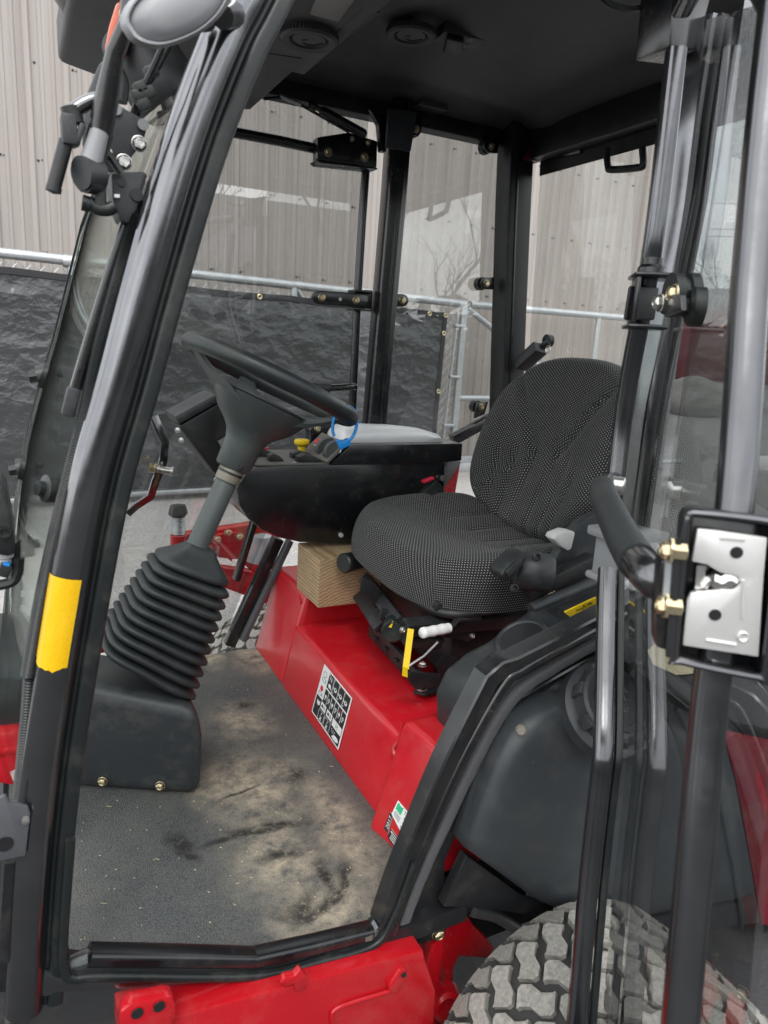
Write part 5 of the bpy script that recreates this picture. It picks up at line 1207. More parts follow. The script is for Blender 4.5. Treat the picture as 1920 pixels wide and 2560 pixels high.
b = MB(); b.bar(Y(1320, 1480, 1.0), Y(1480, 1400, 1.0), .03, .03); part('seat_side_rail', b, 'black_flat', seat, bevel=.004)
b = MB(); b.bar(Y(1068, 1215, 1.50), Y(1092, 1242, 1.50), .022, .05, side=(0, 1, 0)); fbk = part('belt_buckle', b, 'seal', seat, bevel=.004)
b = MB(); b.bar(Y(1056, 1205, 1.495), Y(1082, 1194, 1.495), .016, .006); part('release_button', b, 'red_button', fbk, bevel=.001)
b = MB(); b.bar(Y(1085, 1240, 1.51), Y(1112, 1290, 1.51), .006, .04, side=(0, 1, 0)); part('buckle_stalk', b, 'black_flat', fbk)
b = MB(); b.lathe([(.008, 0), (.008, .005), (0, .006)], Y(1107, 1195, 1.545), (0, -1, 0), 12); part('stay_bolt', b, 'zinc', con)

# wooden block propping the console
b = MB(); wv0 = V((.598, 1.462, .7335)); b.box((.598+.105, 1.462+.075, .7335+.0595), (.21, .15, .119)); wd_ = build('wood_block', b, 'wood', None, bevel=.003)
tag(wd_, 'weathered pine block wedged between the red seat base and black console', 'wood block')

# ================================================================== NEAR SIDE MOULDING, TANK, FENDER
yA, yB = .815, .98
mpx = ((1090, 1905), (1083, 1790), (1082, 1725), (1108, 1668), (1160, 1625), (1214, 1598), (1317, 1520), (1495, 1446), (1530, 1700), (1300, 1900))
b = MB(); b.prism([Y(u, v, yB) for u, v in mpx], (0, yA-yB, 0)); sidec = part('side_moulding', b, 'plastic', bevel=.020, bseg=4)
m0, m1 = Y(1214, 1598, yB), Y(1317, 1520, yB); md = (m1-m0).normalized(); mn = V((-md.z, 0, md.x)); mn = mn if mn.z > 0 else -mn
cc = m0.lerp(m1, .38)+V((0, -.062, 0))+mn*.002
cr = [cc+md*(.044*math.cos(a))+V((0, .044*math.sin(a), 0)) for a in [2*math.pi*k/32 for k in range(32)]]
b = MB(); b.tube(cr, .0065, 8, False, 0, True); cup = part('cup_holder', b, 'plastic', sidec)
b = MB(); b.add([p+mn*.004 for p in cr], [tuple(range(32))]); part('cup_well', b, 'print_black', cup)
m2 = Y(1495, 1446, yB); td = (m2-m1).normalized(); tn_ = V((-td.z, 0, td.x)); tn_ = tn_ if tn_.z > 0 else -tn_
b = MB(); b.tube([m1+V((0, -.012, 0))+tn_*.002, m2+V((0, -.012, 0))+tn_*.004], .012, 10); part('moulding_rim', b, 'plastic', sidec)
b = MB(); b.bar(m1.lerp(m2, .12)+V((0, -.075, 0))+tn_*.0015, m2+V((0, -.075, 0))+tn_*.0015, .08, .004); tray = part('tray_floor', b, 'black_flat', sidec, bevel=.003)
b = MB(); b.prism([Y(u, v, .835) for u, v in ((1411, 1531), (1490, 1494), (1491, 1510), (1426, 1543))], (0, .002, .001)); lab = part('key_label', b, 'yellow', sidec)
b = MB(); b.tube([Y(1474, 1509, .8335), Y(1479, 1507, .8335)], .0018, 6); b.tube([Y(1466, 1512, .8335), Y(1474, 1510, .8335)], .0007, 4); b.tube([Y(1440, 1527, .8335), Y(1455, 1521, .8335)], .0007, 4); b.tube([Y(1457, 1523, .8335), Y(1459, 1512, .8335), Y(1464, 1519, .8335)], .0007, 4); part('print', b, 'print_black', lab)
# fuel tank: rounded moulding, built from shrinking outlines
to_ = spline([Y(u, v, .752) for u, v in ((1166, 2125), (1205, 2010), (1262, 1872), (1318, 1800), (1400, 1758), (1520, 1735), (1620, 1752), (1682, 1835), (1706, 1960), (1722, 2130), (1712, 2255), (1600, 2292), (1450, 2288), (1300, 2236))], 4)[:-1]
tcn = sum(to_, V((0, 0, 0)))/len(to_)
def tring(s_, y): return [V((tcn.x+(p.x-tcn.x)*s_, y, tcn.z+(p.z-tcn.z)*s_)) for p in to_]
b = MB(); b.rings([tring(.55, .728), tring(.80, .731), tring(.93, .737), tring(.98, .746), tring(1.0, .760), tring(1.0, .83), tring(.98, .855)]); tank = part('fuel_tank', b, 'tank', smooth=60)
b = MB(); b.tube([p+V((0, .012, 0)) for p in tring(1.005, .760) if p.z < tcn.z-.02], .005, 6); part('tank_seam', b, 'tank', tank)
kp = Y(1527, 1770, .716); kn = V((-.15, -.70, .70)).normalized()
b = MB(); b.lathe([(.078, -.02), (.075, .0), (.064, .006), (0, .006)], kp, kn, 32); part('filler_neck', b, 'tank', tank)
b = MB(); b.lathe([(.0625, .004), (.0635, .012), (.0615, .034), (.057, .038), (.048, .038), (.044, .030), (0, .030)], kp, kn, 36); cap = part('fuel_cap', b, 'cap', tank, smooth=35)
k1 = kn.orthogonal().normalized(); k2 = kn.cross(k1)
for k in range(8):
    d = k1*math.cos(k*math.pi/4)+k2*math.sin(k*math.pi/4); b = MB(); b.bar(kp+d*.064+kn*.008, kp+d*.062+kn*.034, .020, .010, side=kn.cross(d)); part('grip_lug', b, 'cap', cap, bevel=.003)
me = None
for st, dy in (('DIESEL', .016), ('FUEL', .004), ('ONLY', -.014)):
    me = text_mesh(st); sc = .0105; wd0 = max(v_.co.x for v_ in me.vertices); hx_ = V((.893, -.447, .057)); hx_ = (hx_-kn*hx_.dot(kn)).normalized(); hy_ = kn.cross(hx_)
    b = MB(); b.add([kp+kn*.0306+hx_*((v_.co.x-wd0/2)*sc)+hy_*(dy+v_.co.y*sc) for v_ in me.vertices], [tuple(p.vertices) for p in me.polygons]); part('lettering', b, 'mirror_shell', cap, smooth=0); bpy.data.meshes.remove(me)
b = MB(); b.lathe([(.009, 0), (.009, .004), (.006, .007), (0, .007)], Y(1303, 1825, .748), (-.6, -.7, .3), 12); part('tank_bolt', b, 'collar', tank)
# pan under the tank, fender and hood edge at the right
b = MB(); b.prism([Y(u, v, .77) for u, v in ((1108, 2268), (1168, 2140), (1300, 2235), (1450, 2285), (1500, 2330), (1320, 2288), (1210, 2272))], (0, .02, 0)); part('tank_cradle', b, 'black_flat', bevel=.003)
b = MB(); b.prism([Y(u, v, .76) for u, v in ((1640, 1725), (1740, 1735), (1800, 1790), (1842, 1960), (1875, 2140), (1905, 2310), (1700, 2335), (1480, 2325), (1600, 2290), (1716, 2255), (1724, 2130), (1706, 1960), (1684, 1835))], (0, .05, 0)); fen = part('rear_fender', b, 'plastic', bevel=.008)
b = MB(); b.tube([Y(1690, 1770, .757), Y(1790, 1960, .757), (Y(1830, 2150, .757)), Y(1855, 2320, .757)], .004, 6); part('fender_crease', b, 'plastic', fen)
b = MB(); b.prism([Y(u, v, .80) for u, v in ((1815, 1850), (1905, 1800), (2060, 1760), (2060, 2340), (1905, 2318), (1876, 2140), (1843, 1960))], (0, .25, 0)); part('hood', b, 'hood_red', bevel=.015)
dk = [Z(u, v, .935) for u, v in ((1545, 1470), (1760, 1520), (1960, 1640), (1960, 1830), (1800, 1795), (1640, 1712), (1545, 1640))]
b = MB(); b.prism(dk, (0, 0, -.015)); deck = part('rear_deck', b, 'black_flat', bevel=.003)
b = MB(); b.prism([Z(u, v, .9365) for u, v in ((1618, 1628), (1640, 1608), (1700, 1622), (1762, 1650), (1752, 1700), (1740, 1684), (1690, 1688), (1632, 1662))], (0, 0, .0012)); part('mud_patch', b, 'straw', deck)
for u, v in ((1591, 1660), (1746, 1707)): b = MB(); b.lathe([(.008, 0), (.008, .004), (.005, .005), (.003, .002), (0, .002)], Z(u, v, .936), (0, 0, 1), 14); part('screw', b, 'plastic', deck)

# ================================================================== WHEELS
def wheel(c, axis, Rt, W, lugs=True, name='wheel', ncirc=24, joined=False):
    ax_ = V(axis).normalized(); e_ = V((0, 0, 1)); e_ = (e_-ax_*e_.dot(ax_)).normalized(); f2 = ax_.cross(e_); c = V(c)
    def surf(s_, dh):      # s_ in -1..1 across the tread -> (radius, offset)
        q = abs(s_); rr_ = Rt-.016*q**2.5-.04*max(0, q-.85)**1.3*3+dh; return rr_, s_*W/2*(1-.04*max(0, q-.8))
    prof_ = [(Rt*.55, -W*.42), (Rt*.72, -W*.50), (Rt*.88, -W*.515)]
    for k in range(-8, 9): prof_.append((surf(k/8, -.006)))
    prof_ += [(Rt*.88, W*.515), (Rt*.72, W*.50), (Rt*.55, W*.42)]
    b = MB(); b.lathe(prof_, c, ax_, 64, caps=False, ref=e_); tyre = part(name, b, 'tyre', smooth=60)
    b = MB(); b.lathe([(Rt*.57, -W*.40), (Rt*.55, -W*.36), (Rt*.45, -W*.25), (Rt*.2, -W*.22), (0, -W*.22)], c, ax_, 40, caps=False); part('rim', b, 'red_deep', tyre)
    if not lugs: return tyre
    def P3(s_, arc, dh):
        rr_, o_ = surf(s_, dh); th = arc/Rt; return c+ax_*o_+(e_*math.cos(th)+f2*math.sin(th))*rr_
    # interlocking blocks: a herringbone at 45 degrees, closed round the tyre; one shared mesh per column
    wq = 2*math.pi*Rt/ncirc/math.sqrt(2); gp_ = .0072; r2 = math.sqrt(.5)
    wav = [(.0, .0), (.14, .0044), (.38, .0054), (.50, .0), (.62, -.0054), (.86, -.0044), (1.0, .0)]
    for kcol in range(-12, 13):
        hor = kcol % 2 == 0
        xx = {True: 0, False: 3}[hor]+4*((kcol-(0 if hor else 1))//2); yy_ = 0
        lx, ly = (2, 1) if hor else (1, 2)
        ctr = (xx+lx/2-yy_-ly/2)*r2*wq
        if abs(ctr)-.030 > W/2: continue
        x0_, x1_, y0_, y1_ = xx*wq+gp_/2, (xx+lx)*wq-gp_/2, yy_*wq+gp_/2, (yy_+ly)*wq-gp_/2
        pts = []
        if hor:
            pts = [(x0_+(x1_-x0_)*q, y0_+d) for q, d in wav]+[(x0_+(x1_-x0_)*q, y1_+d) for q, d in wav[::-1]]
        else:
            pts = [(x1_+d, y0_+(y1_-y0_)*q) for q, d in wav]+[(x0_+d, y0_+(y1_-y0_)*q) for q, d in wav[::-1]]
        cx_, cy_ = (x0_+x1_)/2, (y0_+y1_)/2; top, bot = [], []
        out2 = []
        n0 = len(pts)
        for i, (px_, py_) in enumerate(pts):                 # cut the corners
            cor = i in (0, n0//2-1, n0//2, n0-1)
            if cor: px_, py_ = cx_+(px_-cx_)*.86, cy_+(py_-cy_)*.86
            out2.append((px_, py_))
        ss = [max(-1.03, min(1.03, (px_-py_)*r2/(W/2))) for px_, py_ in out2]
        if max(ss)-min(ss) < .06: continue
        for (px_, py_), s_ in zip(out2, ss):
            ar_ = (px_+py_)*r2; ac_ = (cx_+cy_)*r2
            top.append(P3(s_*.995, ac_+(ar_-ac_)*.965, .005)); bot.append(P3(s_, ar_, -.010))
        n_ = len(top); b = MB(); b.add(top+bot, [tuple(range(n_))]+[(i, i+n_, (i+1) % n_+n_, (i+1) % n_) for i in range(n_)])
        if joined:
            v0, f0 = list(b.v), list(b.f); b = MB()
            for k in range(ncirc):
                rm = Matrix.Rotation(k*2*math.pi/ncirc, 3, ax_); b.add([c+rm @ (p-c) for p in v0], f0)
            part('tread_lugs', b, 'tread', tyre, smooth=25, kind='stuff'); continue
        lm = b.data('tread_lug', M['tread'], c, 25)
        for k in range(ncirc):
            o = shared('tread_lug', lm, tyre, c); o.rotation_mode = 'QUATERNION'
            o.rotation_quaternion = Quaternion(ax_, k*2*math.pi/ncirc)
    return tyre
wheel((.74, .545, .25), (0, 1, 0), .25, .35, True, 'wheel', 30)
wheel((.70, 2.02, .25), (0, -1, 0), .25, .26, True, 'wheel', 30, True)

# ================================================================== RED CHASSIS SHOWING UNDER THE CAB
def slab(name, px, y, th, ma, bev=.004, parent=None):
    b = MB(); b.prism([Y(u, v, y) for u, v in px], (0, th, 0)); return part(name, b, ma, parent, bevel=bev)
arm = slab('lift_arm', ((300, 2580), (435, 2544), (769, 2454), (1058, 2376), (1064, 2402), (1090, 2480), (1075, 2700), (300, 2700)), .74, .06, 'red_deep', .003)
tp_ = [Y(u, v, .742) for u, v in ((700, 2474), (850, 2436), (1010, 2400), (1064, 2396))]
b = MB(); b.tube(spline([Y(u, v, .737) for u, v in ((1010, 2440), (985, 2472), (900, 2500), (845, 2520), (830, 2540), (838, 2580))], 5), .0032, 8); part('arm_rib', b, 'red_deep', arm)
er = slab('arm_ear', capsule(1008, 2436, 985, 2470, 13, 6), .733, .008, 'red_deep', .002, arm)
b = MB(); b.lathe([(.004, 0), (.004, .002), (0, .002)], Y(1009, 2436, .7325), (0, -1, 0), 14); part('ear_hole', b, 'print_black', er)
slab('arm_clip', ((700, 2460), (712, 2445), (738, 2440), (752, 2425), (768, 2440), (770, 2470), (752, 2482), (738, 2480), (736, 2462), (716, 2470)), .735, .012, 'red_deep', .003, arm)
ch_ = slab('chassis_plate', ((200, 2440), (900, 2380), (900, 2640), (200, 2640)), .95, .02, 'red_deep')
b = MB(); b.lathe([(.006, 0), (.006, .002), (0, .002)], Y(252, 2490, .948), (0, -1, 0), 14); part('bolt_hole', b, 'print_black', ch_)
br_ = slab('hinge_bracket', ((298, 2560), (302, 2532), (326, 2512), (410, 2492), (432, 2492), (440, 2512), (442, 2545), (430, 2560), (426, 2600), (298, 2620)), .715, .02, 'red_deep', .005)
for u, v in ((343, 2532), (398, 2515)): b = MB(); b.lathe([(.0068, 0), (.0068, .002), (0, .002)], Y(u, v, .7135), (0, -1, 0), 16); part('bolt_hole', b, 'print_black', br_)
b = MB(); b.tube([Y(590, 2520, .84), Y(640, 2470, .84), Y(680, 2445, .84)], [.016, .016, .010], 12); hy = part('hydraulic_cylinder', b, 'plastic')
b = MB(); b.lathe([(.004, -.01), (.010, -.01), (.010, .01), (.004, .01)], Y(678, 2458, .80), (0, -1, 0), 14); b.tube([Y(640, 2466, .83), Y(676, 2456, .81)], .006, 8); part('rod_eye', b, 'zinc', hy)
ab = slab('axle_bracket', ((1084, 2362), (1112, 2344), (1106, 2420), (1100, 2455), (1118, 2470), (1112, 2560), (1105, 2640), (1060, 2620), (1048, 2540), (1052, 2478)), .80, .02, 'red_deep', .004)
slab('axle_casting', ((1104, 2360), (1126, 2310), (1172, 2292), (1184, 2312), (1240, 2370), (1226, 2400), (1150, 2395), (1138, 2420), (1132, 2520), (1110, 2450)), .84, .16, 'red_deep', .008, ab)
b = MB(); b.lathe([(.028, 0), (.028, .03), (.020, .034), (.014, .030), (0, .030)], Y(1112, 2490, .82), (-.3, -.9, .2), 22); part('pivot_boss', b, 'red_deep', ab)
b = MB(); b.lathe([(.009, 0), (.009, .03), (.014, .03), (.014, .042), (.010, .046), (.010, .06), (0, .06)], Y(1131, 2300, .82), (0, -.1, 1), 8); part('axle_bolt', b, 'gold', ab)
b = MB(); b.tube(spline([Y(u, v, .86) for u, v in ((1180, 2275), (1240, 2290), (1290, 2320), (1330, 2350))], 5), .012, 10); part('steel_line', b, 'galv', ab)

# far side mower deck arm and post seen beyond the column
yy = 2.25
fa = slab('far_deck_arm', ((455, 1338), (540, 1325), (650, 1308), (700, 1330), (690, 1420), (640, 1440), (600, 1400), (545, 1395), (520, 1366), (456, 1368)), yy, .05, 'red_deep', .006)
slab('arm_brace', ((530, 1368), (545, 1336), (600, 1330), (580, 1405)), yy-.02, .02, 'red_deep', .003, fa)
for u, v in ((543, 1349), (570, 1332), (598, 1342)): bolt(fa, Y(u, v, yy-.022), (0, -1, .2), .009, 'gold')
slab('deck_shell', ((430, 1395), (470, 1372), (560, 1420), (700, 1440), (700, 1560), (640, 1500), (560, 1470)), yy+.06, .05, 'red_deep', .006, fa)
b = MB(); p = Y(447, 1390, yy); b.lathe([(.026, 0), (.026, .07), (.024, .072), (0, .073)], p, (0, .03, 1), 22, 0); part('deck_post', b, 'red_deep', fa)
b = MB()
for k in range(11): b.lathe([(.0185, 0), (.021, .0025), (.0185, .005)], p+V((0, 0, .073+.0052*k)), (0, .03, 1), 18)
part('post_thread', b, 'galv', fa); b = MB(); b.lathe([(.016, .128), (.024, .132), (.031, .140), (.029, .152), (.024, .168), (0, .170)], p, (0, .03, 1), 8); part('post_cap', b, 'seal', fa)
b = MB(); b.lathe([(.05, 0), (.05, .02), (.04, .05), (.03, .08), (0, .09)], Y(655, 1400, 2.1), (0, 0, 1), 18); part('rubber_stop', b, 'mirror_shell', fa)
slab('deck_corner', ((230, 1620), (252, 1560), (275, 1562), (290, 1590), (270, 1632), (240, 1640)), 1.95, .2, 'red_deep', .01)

# ================================================================== NEAR DOOR, SWUNG OPEN
DH = V((.768, .750, 0)); DF = V((.458, .337, 0)); DD = (DF-DH).normalized(); DN = V((-DD.y, DD.x, 0)); DN = DN if DN.x > 0 else -DN   # DN: outside of the door
def DP(u, v, off=0): return PL(u, v, DH+DN*off, DN)
rt_ = .0128
b = MB(); hinge_t = [DP(u, v) for u, v in ((1690, 128), (1648, 500), (1619, 700), (1564, 1000), (1530, 1280))]
b.sweep(spline(hinge_t, 5), rrect(.0128, .0128, .008, 4), side=DN); door = part('cab_door', b, 'tube_black')
b = MB(); low = spline([DP(u, v) for u, v in ((1517, 1425), (1513, 1600), (1508, 1860), (1498, 1960), (1472, 2200), (1443, 2540), (1438, 2600))], 5)
b.sweep(low, rrect(.0125, .0125, .007, 4), side=DN); part('door_tube', b, 'tube_black', door)
b = MB(); b.sweep([p+DN*.021+(-DD)*.006 for p in low], rrect(.007, .005, .003, 2), side=DN); part('glass_channel', b, 'seal', door)
fe = [DP(u, v) for u, v in ((1945, 0), (1912, 300), (1875, 700), (1838, 1250), (1775, 1740), (1740, 2120), (1700, 2560), (1690, 2680))]
b = MB(); b.sweep(spline(fe, 5), rrect(.0122, .0122, .008, 4), side=DN); part('door_tube', b, 'tube_black', door)
b = MB(); b.sweep([hinge_t[0]+V((0, 0, .05)), hinge_t[0].lerp(fe[0], .5)+V((0, 0, .10)), fe[0]], rrect(.0125, .0125, .007, 3), side=DN); part('door_tube', b, 'tube_black', door)
b = MB(); b.sweep([low[-1], fe[-1]], rrect(.0125, .0125, .007, 3), side=DN); part('door_tube', b, 'tube_black', door)
go = .034
outl = [hinge_t[0]+V((0, 0, .04))]+hinge_t[1:]+low[::5]+[low[-1]-V((0, 0, .02)), fe[-1]-V((0, 0, .02))+DD*.03]+[p+DD*.03 for p in fe[::-1]]
outl = [p-DD*.012 if i < len(hinge_t)+len(low[::5]) else p for i, p in enumerate(outl)]
b = MB(); b.prism([p+DN*go for p in outl], DN*.005); part('door_pane', b, 'glass_door', door, smooth=0)
# hinge clamp on the upper tube with its bolts
c = DP(1618, 752); rotd = Matrix((DD, DN, V((0, 0, 1)))).transposed()
b = MB(); b.box(c+V((0, 0, .030))+DD*.004, (.064, .050, .006), rotd); b.box(c+V((0, 0, -.034))+DD*.004, (.064, .050, .006), rotd); b.box(c+DD*.010-DN*.018, (.045, .006, .062), rotd); clamp_ = part('hinge_clamp', b, 'black_paint', door, bevel=.003)
b = MB(); b.prism([Y(u, v, .722) for u, v in ((1578, 714), (1650, 718), (1638, 801), (1564, 800))], (0, .006, 0)); part('clamp_plate', b, 'black_flat', clamp_, bevel=.003)
b = MB(); b.lathe([(.018, 0), (.018, .008), (.014, .012), (.014, .02)], c+V((0, 0, .033)), (0, 0, 1), 16); part('hinge_bush', b, 'black_paint', clamp_)
b = MB(); b.prism([DP(u, v, -.010) for u, v in ((1648, 735), (1700, 735), (1702, 775), (1665, 790), (1650, 785))], DN*.006); part('hinge_ear', b, 'black_paint', clamp_, bevel=.002)
b = MB(); b.lathe([(.024, -.012), (.024, -.002), (.020, 0), (.020, .004), (.024, .006), (.024, .016)], DP(1700, 738, .01), (.893, -.447, .05), 22); part('rubber_puck', b, 'seal', clamp_)
bolt(clamp_, DP(1688, 735, -.004), (-.893, .447, -.05), .0075, 'gold'); bolt(clamp_, DP(1652, 757, -.014), (-.893, .35, -.05), .0070, 'zinc'); bolt(clamp_, DP(1716, 738, .02), (.893, -.447, .05), .0065, 'gold')
b = MB(); b.lathe([(.021, 0), (.021, .012), (.017, .016), (0, .016)], DP(1757, 768, go-.003), -DN, 22); gk = part('glass_clamp', b, 'seal', door)
b = MB(); b.lathe([(.009, .016), (.009, .022), (.006, .022), (.005, .018), (0, .018)], DP(1757, 768, go-.003), -DN, 6); part('bolt_head', b, 'black_flat', gk)
# latch housing at the free edge, plate facing the door opening
lc = DP(1815, 1480); LO = lc+DD*.020
def LP(u, v, off=0): return PL(u, v, LO+DD*off, DD)
hz = ((1716, 1310), (1724, 1290), (1745, 1283), (1935, 1306), (1950, 1330), (1912, 1680), (1895, 1692), (1700, 1652), (1687, 1632))
b = MB(); b.prism([LP(u, v, -.018) for u, v in hz], DD*-.030); lh = part('latch_housing', b, 'black_paint', door, bevel=.004)
b = MB(); rimp = spline([LP(u, v) for u, v in hz]+[LP(*hz[0])], 4)[:-1]
b.tube(rimp, .0030, 8, False, 0, True); part('housing_rim', b, 'tube_black', lh)
n_ = len(rimp); b = MB(); b.add(rimp+[p-DD*.020 for p in rimp], [(i, (i+1) % n_, (i+1) % n_+n_, i+n_) for i in range(n_)]); part('housing_wall', b, 'black_flat', lh)
lp = ((1744, 1322), (1790, 1326), (1919, 1345), (1910, 1440), (1897, 1643), (1707, 1614), (1718, 1500), (1728, 1482), (1790, 1476), (1836, 1474), (1850, 1460), (1846, 1442), (1800, 1432), (1768, 1412), (1730, 1404))
b = MB(); b.prism([LP(u, v, -.002) for u, v in lp], DD*-.004); lpl = part('latch_plate', b, 'latch', lh, bevel=.0010)
for u, v, r in ((1841, 1381, .0042), (1787, 1537, .0042)): b = MB(); b.lathe([(r, 0), (r, .0008), (0, .0008)], LP(u, v, -.0022), DD, 18); part('plate_hole', b, 'print_black', lpl)
b = MB(); q = LP(1858, 1592, -.0015); b.tube([q+(DN*math.cos(a)+V((0, 0, 1))*math.sin(a))*.0032 for a in [2*math.pi*k/20 for k in range(20)]], .0008, 6, False, 0, True); part('rivet', b, 'latch', lpl)
for (u0, v0, u1_, v1_) in ((1800, 1345, 1862, 1350), (1765, 1600, 1840, 1612), (1858, 1450, 1856, 1545)): b = MB(); b.tube([LP(u0, v0, -.0018), LP(u1_, v1_, -.0018)], .0013, 6); part('stamped_bead', b, 'latch', lpl)
b = MB(); b.tube(spline([LP(u, v, -.008) for u, v in ((1758, 1465), (1775, 1448), (1800, 1455), (1820, 1446), (1838, 1456))], 5), [.0035]*6+[.0062]*14+[.004], 8); part('latch_claw', b, 'zinc', lpl)
b = MB(); b.bar(LP(1752, 1412, -.010), LP(1746, 1482, -.010), .006, .004, side=DN); part('striker_guide', b, 'zinc', lpl)
b = MB(); b.prism([LP(u, v, -.004) for u, v in ((1652, 1400), (1712, 1395), (1700, 1640), (1640, 1620), (1640, 1540))], DD*-.022); fl = part('latch_flange', b, 'black_paint', lh, bevel=.003)
b = MB(); b.tube([LP(1694, 1345, .001), LP(1676, 1640, .001)], .0034, 8); part('flange_edge', b, 'tube_black', fl)
for u, v in ((1662, 1374), (1650, 1512)):
    p = LP(u, v, .002); bolt(fl, p+DN*.004, -DN, .0058, 'gold')
    b = MB(); b.lathe([(.0092, 0), (.0092, .002), (.0062, .003), (.0062, .011), (.004, .012), (0, .012)], LP(u+10, v+3, .002), DN, 6); part('flange_nut', b, 'gold', fl)
b = MB(); b.bar(LP(1672, 1385, .0), LP(1662, 1520, .0), .004, .004, side=DN); part('tie_rod', b, 'galv', fl)
# pull bar across the door
gp = spline([DP(1536, 1205, -.004), DP(1512, 1212, -.022), DP(1506, 1232, -.040), DP(1545, 1320, -.045), DP(1588, 1395, -.045), DP(1625, 1440, -.042), DP(1662, 1462, -.030), DP(1700, 1470, -.012)], 6)
k = len(gp); b = MB(); b.tube(gp, [.0150]*k, 14); pb = part('pull_bar', b, 'tube_black', door)
b = MB(); b.tube(gp[10:26], .0168, 14); part('grip_tube', b, 'rubber', pb)
b = MB(); b.lathe([(.013, 0), (.013, .016), (.010, .018), (0, .018)], DP(1530, 1212, -.012), (.6, -.75, 0), 18); part('bar_bolt', b, 'zinc', pb)
# ================================================================== FRONT CORNER: MIRROR, WIPER, BEACON
mp_px = [(300, 66), (302, 36), (334, -10), (420, -70), (540, -85), (590, -50), (565, 22), (515, 74), (455, 106), (395, 122), (345, 114), (314, 94)]
def oval(s_, y): 
    cxm, cym = 460, 10; return spline([Y(cxm+(u-cxm)*s_, cym+(v-cym)*s_, y) for u, v in mp_px], 4)[:-1]
b = MB(); b.rings([oval(1.0, .66), oval(1.0, .652), oval(.97, .640), oval(.90, .632), oval(.86, .632), oval(.84, .636), oval(.80, .634), oval(.5, .628)]); mir = part('side_mirror', b, 'mirror_shell', smooth=60)
b = MB(); b.prism(oval(.93, .664), (0, .004, 0)); part('mirror_glass', b, 'zinc', mir, smooth=0)
b = MB(); b.tube([Y(556, 42, .70), Y(582, 36, .76)], [.010, .012], 10); b.tube(spline([Y(400, 60, .67), Y(450, 60, .72), Y(520, 55, .76)], 4), .008, 10); part('mirror_arm', b, 'black_paint', mir)
# wiper motor bracket and arm in front of the screen
yw = .765
bkt = slab('wiper_bracket', ((215, 262), (290, 258), (360, 298), (368, 318), (360, 350), (318, 408), (290, 430), (235, 428), (206, 360), (208, 310)), yw+.05, .006, 'plastic', .002)
for u, v in ((290, 273), (358, 312)): b = MB(); b.lathe([(.0055, 0), (.0055, .0015), (0, .0015)], Y(u, v, yw+.049), (0, -1, 0), 16); part('bracket_hole', b, 'mirror_shell', bkt)
for u, v in ((348, 360), (310, 406), (260, 382)): bolt(bkt, Y(u, v, yw+.05), (0, -1, 0), .0055, 'zinc')
b = MB(); b.prism([Y(u, v, yw+.02) for u, v in ((276, 432), (312, 428), (366, 428), (368, 440), (345, 520), (322, 562), (298, 550), (280, 500))], (0, .035, 0)); mc = part('motor_cover', b, 'plastic', bkt, bevel=.005)
b = MB(); b.lathe([(.004, 0), (.004, .0012), (0, .0012)], Y(304, 456, yw+.019), (0, -1, 0), 14); b.lathe([(.006, 0), (.006, .0012), (0, .0012)], Y(342, 487, yw+.019), (0, -1, 0), 14); part('cover_hole', b, 'print_black', mc)
b = MB(); b.bar(Y(286, 490, yw+.018), Y(299, 490, yw+.018), .003, .003); part('cover_slot', b, 'latch', mc)
b = MB(); b.tube([Y(330, -80, yw-.03), Y(318, 60, yw-.03), Y(288, 130, yw-.02), Y(268, 240, yw-.01), Y(248, 350, yw), Y(240, 395, yw)], [.007, .0075, .008, .0105, .0115, .010], 10); wa = part('wiper_arm', b, 'black_paint')
b = MB(); b.tube([Y(250, 330, yw-.006), Y(228, 405, yw-.006)], [.0085, .010], 10); part('arm_sleeve', b, 'mirror_shell', wa)
b = MB(); b.tube([Y(202, 432, yw-.01), Y(246, 436, yw)], .0145, 16); b.tube([Y(210, 446, yw-.008), Y(240, 452, yw)], .0125, 14); part('arm_pivot', b, 'plastic', wa)
b = MB(); b.tube([Y(246, 418, yw), Y(247, 462, yw)], .0035, 8); b.tube([Y(252, 418, yw), Y(253, 455, yw)], .0030, 8); part('pivot_spring', b, 'zinc', wa)
b = MB(); b.tube([Y(254, 365, yw+.01), Y(280, 400, yw+.01), Y(302, 432, yw+.01)], .0042, 8); part('washer_hose', b, 'seal', wa)
b = MB(); b.tube(spline([Y(205, 506, yw), Y(225, 512, yw), Y(245, 522, yw), (Y(268, 524, yw)), Y(285, 516, yw)], 5), [.0075]*6+[.0062]*14+[.006], 10); kb = part('wing_knob', b, 'seal', wa); b = MB(); b.tube([Y(248, 470, yw), Y(250, 515, yw)], .006, 8); part('pivot_stem', b, 'black_flat', kb)
b = MB(); b.tube(spline([Y(252, 258, yw), Y(240, 250, yw), Y(215, 258, yw), Y(186, 276, yw), Y(180, 292, yw)], 5), .0068, 10); gh = part('bent_bracket_rod', b, 'black_worn', bkt)
b = MB(); b.lathe([(.0085, -.006), (.0085, .008), (.0065, .008)], Y(182, 292, yw), (-.25, 0, .9), 16); part('collar', b, 'seal', gh)
b = MB(); b.bar(Y(152, 324, yw), Y(192, 330, yw), .020, .026); b.bar(Y(190, 334, yw), Y(206, 342, yw), .018, .020); part('clamp_block', b, 'plastic', gh, bevel=.004)
b = MB(); b.tube([Y(166, 352, yw), Y(134, 470, yw)], .0064, 12); b.lathe([(.0070, 0), (.0070, .004), (0, .006)], Y(135, 468, yw), (-.2, 0, -.98), 12); part('hanging_rod', b, 'black_flat', gh)
